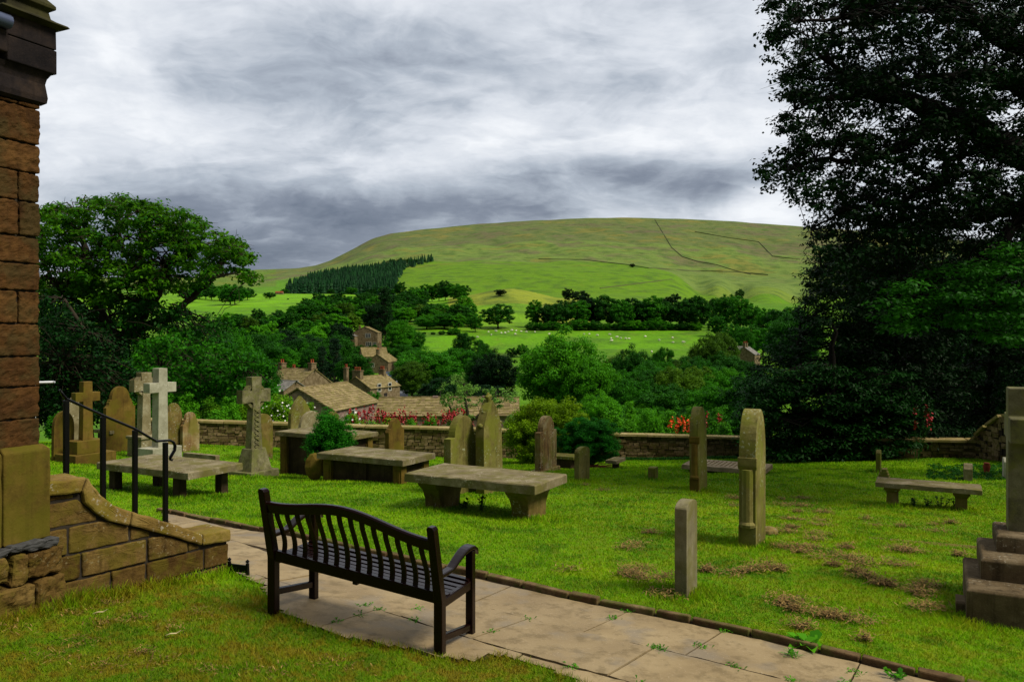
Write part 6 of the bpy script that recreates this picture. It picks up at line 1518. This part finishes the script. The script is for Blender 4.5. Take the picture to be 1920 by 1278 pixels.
# dried clippings raked up by the scarifier
mc, t = newmat('clippings'); tint = t.new('ShaderNodeAttribute', attribute_name='tint').outputs['Fac']
finish(mc, t, t.ramp(tint, [(0, (.05, .028, .006)), (.5, (.15, .085, .02)), (1, (.28, .18, .05))]), .9); 
cl_px = [(u, v) for (u, v) in [(1545, 962), (1542, 975), (1538, 988), (1535, 1000), (1530, 1012), (1500, 938), (1498, 950), (1494, 962), (1490, 975), (1486, 988), (1480, 1000), (1372, 948), (1462, 938), (1470, 945), (1380, 935), (1640, 985), (1628, 975), (1690, 985), (1750, 985), (1760, 995), (1700, 1035), (1690, 1028), (1590, 1030), (1570, 1040), (1500, 1035), (1520, 1030), (1540, 1045), (1470, 1030), (1600, 1048), (1618, 1080), (1630, 1085), (1650, 1095), (1665, 1098), (1725, 1105), (1730, 1115), (1715, 1110), (1735, 1100), (1610, 1070), (1420, 1068), (1440, 1065), (1400, 1075), (1460, 1072), (1375, 1078), (1180, 1078), (1200, 1085), (1220, 1090), (1245, 1082), (1190, 1070), (1260, 1120), (1250, 1115), (1480, 1125), (1475, 1135), (1490, 1145), (1520, 1150), (1560, 1160), (1600, 1165), (1550, 1155), (1180, 1030), (1220, 998), (1190, 1018), (1100, 912), (1130, 920), (1740, 1140), (1620, 1060), (1330, 1070), (1680, 1060), (1560, 1062), (1800, 1045), (1780, 980), (1060, 1070), (1500, 1180), (1620, 1200), (200, 1170), (260, 1160), (130, 1155), (150, 1210), (270, 1225), (290, 1240), (200, 1250), (60, 1130), (210, 1130), (380, 1150), (100, 1235), (400, 1260), (330, 1180), (640, 1250), (30, 1180), (500, 1265)]]
Q = []; TT = []
for (u, v) in cl_px:
    q0_ = gp(u + rs.uniform(-4, 4), v + rs.uniform(-3, 3)); near_ = u < 700; n = 60 if near_ else int(rs.uniform(70, 220)); sp_ = rs.uniform(.03, .085)
    for k in range(n):
        x = q0_.x + rs.normal() * sp_ * 1.3; y = q0_.y + rs.normal() * sp_; z = G(x, y) + .016 + abs(rs.normal()) * (.010 if near_ else .026)
        an_ = rs.uniform(0, 6.28); L = rs.uniform(.012, .03) if near_ else rs.uniform(.02, .06); w_ = .003 if near_ else .0042; dx, dy = math.cos(an_) * L, math.sin(an_) * L; dz = rs.normal() * .012
        Q += [(x - dy / L * w_, y + dx / L * w_, z), (x + dy / L * w_, y - dx / L * w_, z), (x + dx + dy / L * w_, y + dy - dx / L * w_, z + dz), (x + dx - dy / L * w_, y + dy + dx / L * w_, z + dz)]; TT.append(rs.random())
tag(np_mesh('grass_clippings', np.array(Q), 4, mc, cols=TT), 'dried brown clippings scattered over the lawn', 'grass clippings', kind='stuff')

# weeds
def weed(u, v, label, r=.07, n=16, ls=.05, lw=.35, leafc='gar', group=None, hgt=.04, seed=0):
    q0_ = gp(u, v); rs_ = np.random.RandomState(int(u + v) + seed); q = []
    for i in range(n):
        an_ = rs_.uniform(0, 6.28); a_ = np.array([math.cos(an_), math.sin(an_), rs_.uniform(.2, 1.3)]); a_ /= np.linalg.norm(a_); b_ = np.array([-math.sin(an_), math.cos(an_), 0]); s = ls * rs_.uniform(.6, 1.4)
        c = np.array([rs_.normal() * r * .4, rs_.normal() * r * .4, .01]); m_ = c + a_ * s * .6; e_ = c + a_ * s * 1.1 - np.array([0, 0, s * .35])
        q += [c, m_ + b_ * s * lw * .5, e_, m_ - b_ * s * lw * .5]
    o = np_mesh('weed', np.array(q), 4, LM[leafc], None, rs_.random(n)); o.location = q0_; tag(o, label, 'weed', group)
g = 'small weeds rooted in the path joints'
jp = [p_ for p_ in joints if 4.6 < p_[1] < 7.2 and -2.6 < p_[0] < 3.0 and bool(inpoly(np.array([p_[0]]), np.array([p_[1]]), path_poly)[0])]
random.Random(6).shuffle(jp)
for p_ in jp[:24]:
    z_ = G(p_[0], p_[1]); u, v = p_[0] / p_[1] * 1500 + 960, 630 - z_ / p_[1] * 1500
    weed(u, v, 'small green weed growing in a joint of the flagged path', r=.07, n=30, ls=.030, group=g)
weed(1484, 1232, 'grassy tuft in the path joint nearest the broad-leaved dock', r=.05, n=50, ls=.07, lw=.12)
weed(1515, 1214, 'broad-leaved dock plant growing beside the kerb', r=.06, n=16, ls=.15, lw=.5)
weed(1495, 1208, 'ragged weed clump against the kerb, left of the dock', r=.10, n=30, ls=.07)
weed(1680, 1272, 'rosette weed on the path near the lower right edge', r=.06, n=14, ls=.09)
weed(990, 1100, 'clover patch spilling over the kerb right of the bench', r=.09, n=40, ls=.04)
for i, (u, v) in enumerate([(868, 955), (900, 957), (1712, 948), (1740, 950), (1765, 950), (1790, 952)]):
    q0_ = gp(u, v); stemplant(u, v, q0_.y, ['dark leafy weed under the left of the pedestal tomb', 'taller thistle-like weed between the two pedestals', 'dark creeping plant beside the left pillar of the bench tomb', 'dark creeping plant under the middle of the bench tomb', 'dark creeping plant right of the middle under the bench tomb', 'dark creeping plant beside the right pillar of the bench tomb'][i], h=[.16, .30, .16, .14, .2, .17][i], n=5, leafc='dk', name='weed', cat='weed', w_=.07, loc=(q0_.x, q0_.y, q0_.z), seed=i, ls=.05)
# ground cover at the far right under the wall
rs = np.random.RandomState(3); Cc = []
for _ in range(300):
    u, v = rs.uniform(1740, 1905), rs.uniform(872, 900); q0_ = gp(u, v)
    if q0_.y < 26: Cc.append((q0_.x, q0_.y, q0_.z + .03))
Cc = np.array(Cc); q, tn = leafquads(rs, Cc, np.full(len(Cc), .09), 16, .06, flat=.5, up=.9)
tag(np_mesh('ground_cover', q, 4, LM['dk'], cols=tn), 'low leafy ground cover under the far right wall', 'ground cover', kind='stuff')
Cc = []
for _ in range(420):
    u = rs.uniform(1150, 1380); q0_ = P(u, 860, rs.uniform(28.6, 29.3)); Cc.append((q0_.x, q0_.y, G(q0_.x, q0_.y) + .05))
Cc = np.array(Cc); q, tn = leafquads(rs, Cc, np.full(len(Cc), .10), 16, .06, flat=.7, up=.7)
tag(np_mesh('ground_cover', q, 4, LM['dk'], cols=tn), 'dark weeds and ivy along the foot of the boundary wall', 'ground cover', kind='stuff')
# fallen leaves
for (u, v, lab) in [(188, 1155, 'curled pale dead leaf on the worn grass left of the bench'), (325, 1196, 'small curled dead leaf on the grass near the bottom left')]:
    q0_ = gp(u, v); mb = MB(); mb.rings([[(x, -w_, z), (x, 0, z - .004), (x, w_, z), (x, 0, z + .001)] for x, w_, z in [(-.05, .002, .012), (-.02, .010, .022), (.02, .012, .018), (.05, .003, .035)]])
    tag(mb.build('dead_leaf', plain('dead_leaf', (.42, .34, .18), .8), loc=(q0_.x, q0_.y, q0_.z + .015), rz=.4), lab, 'leaf')
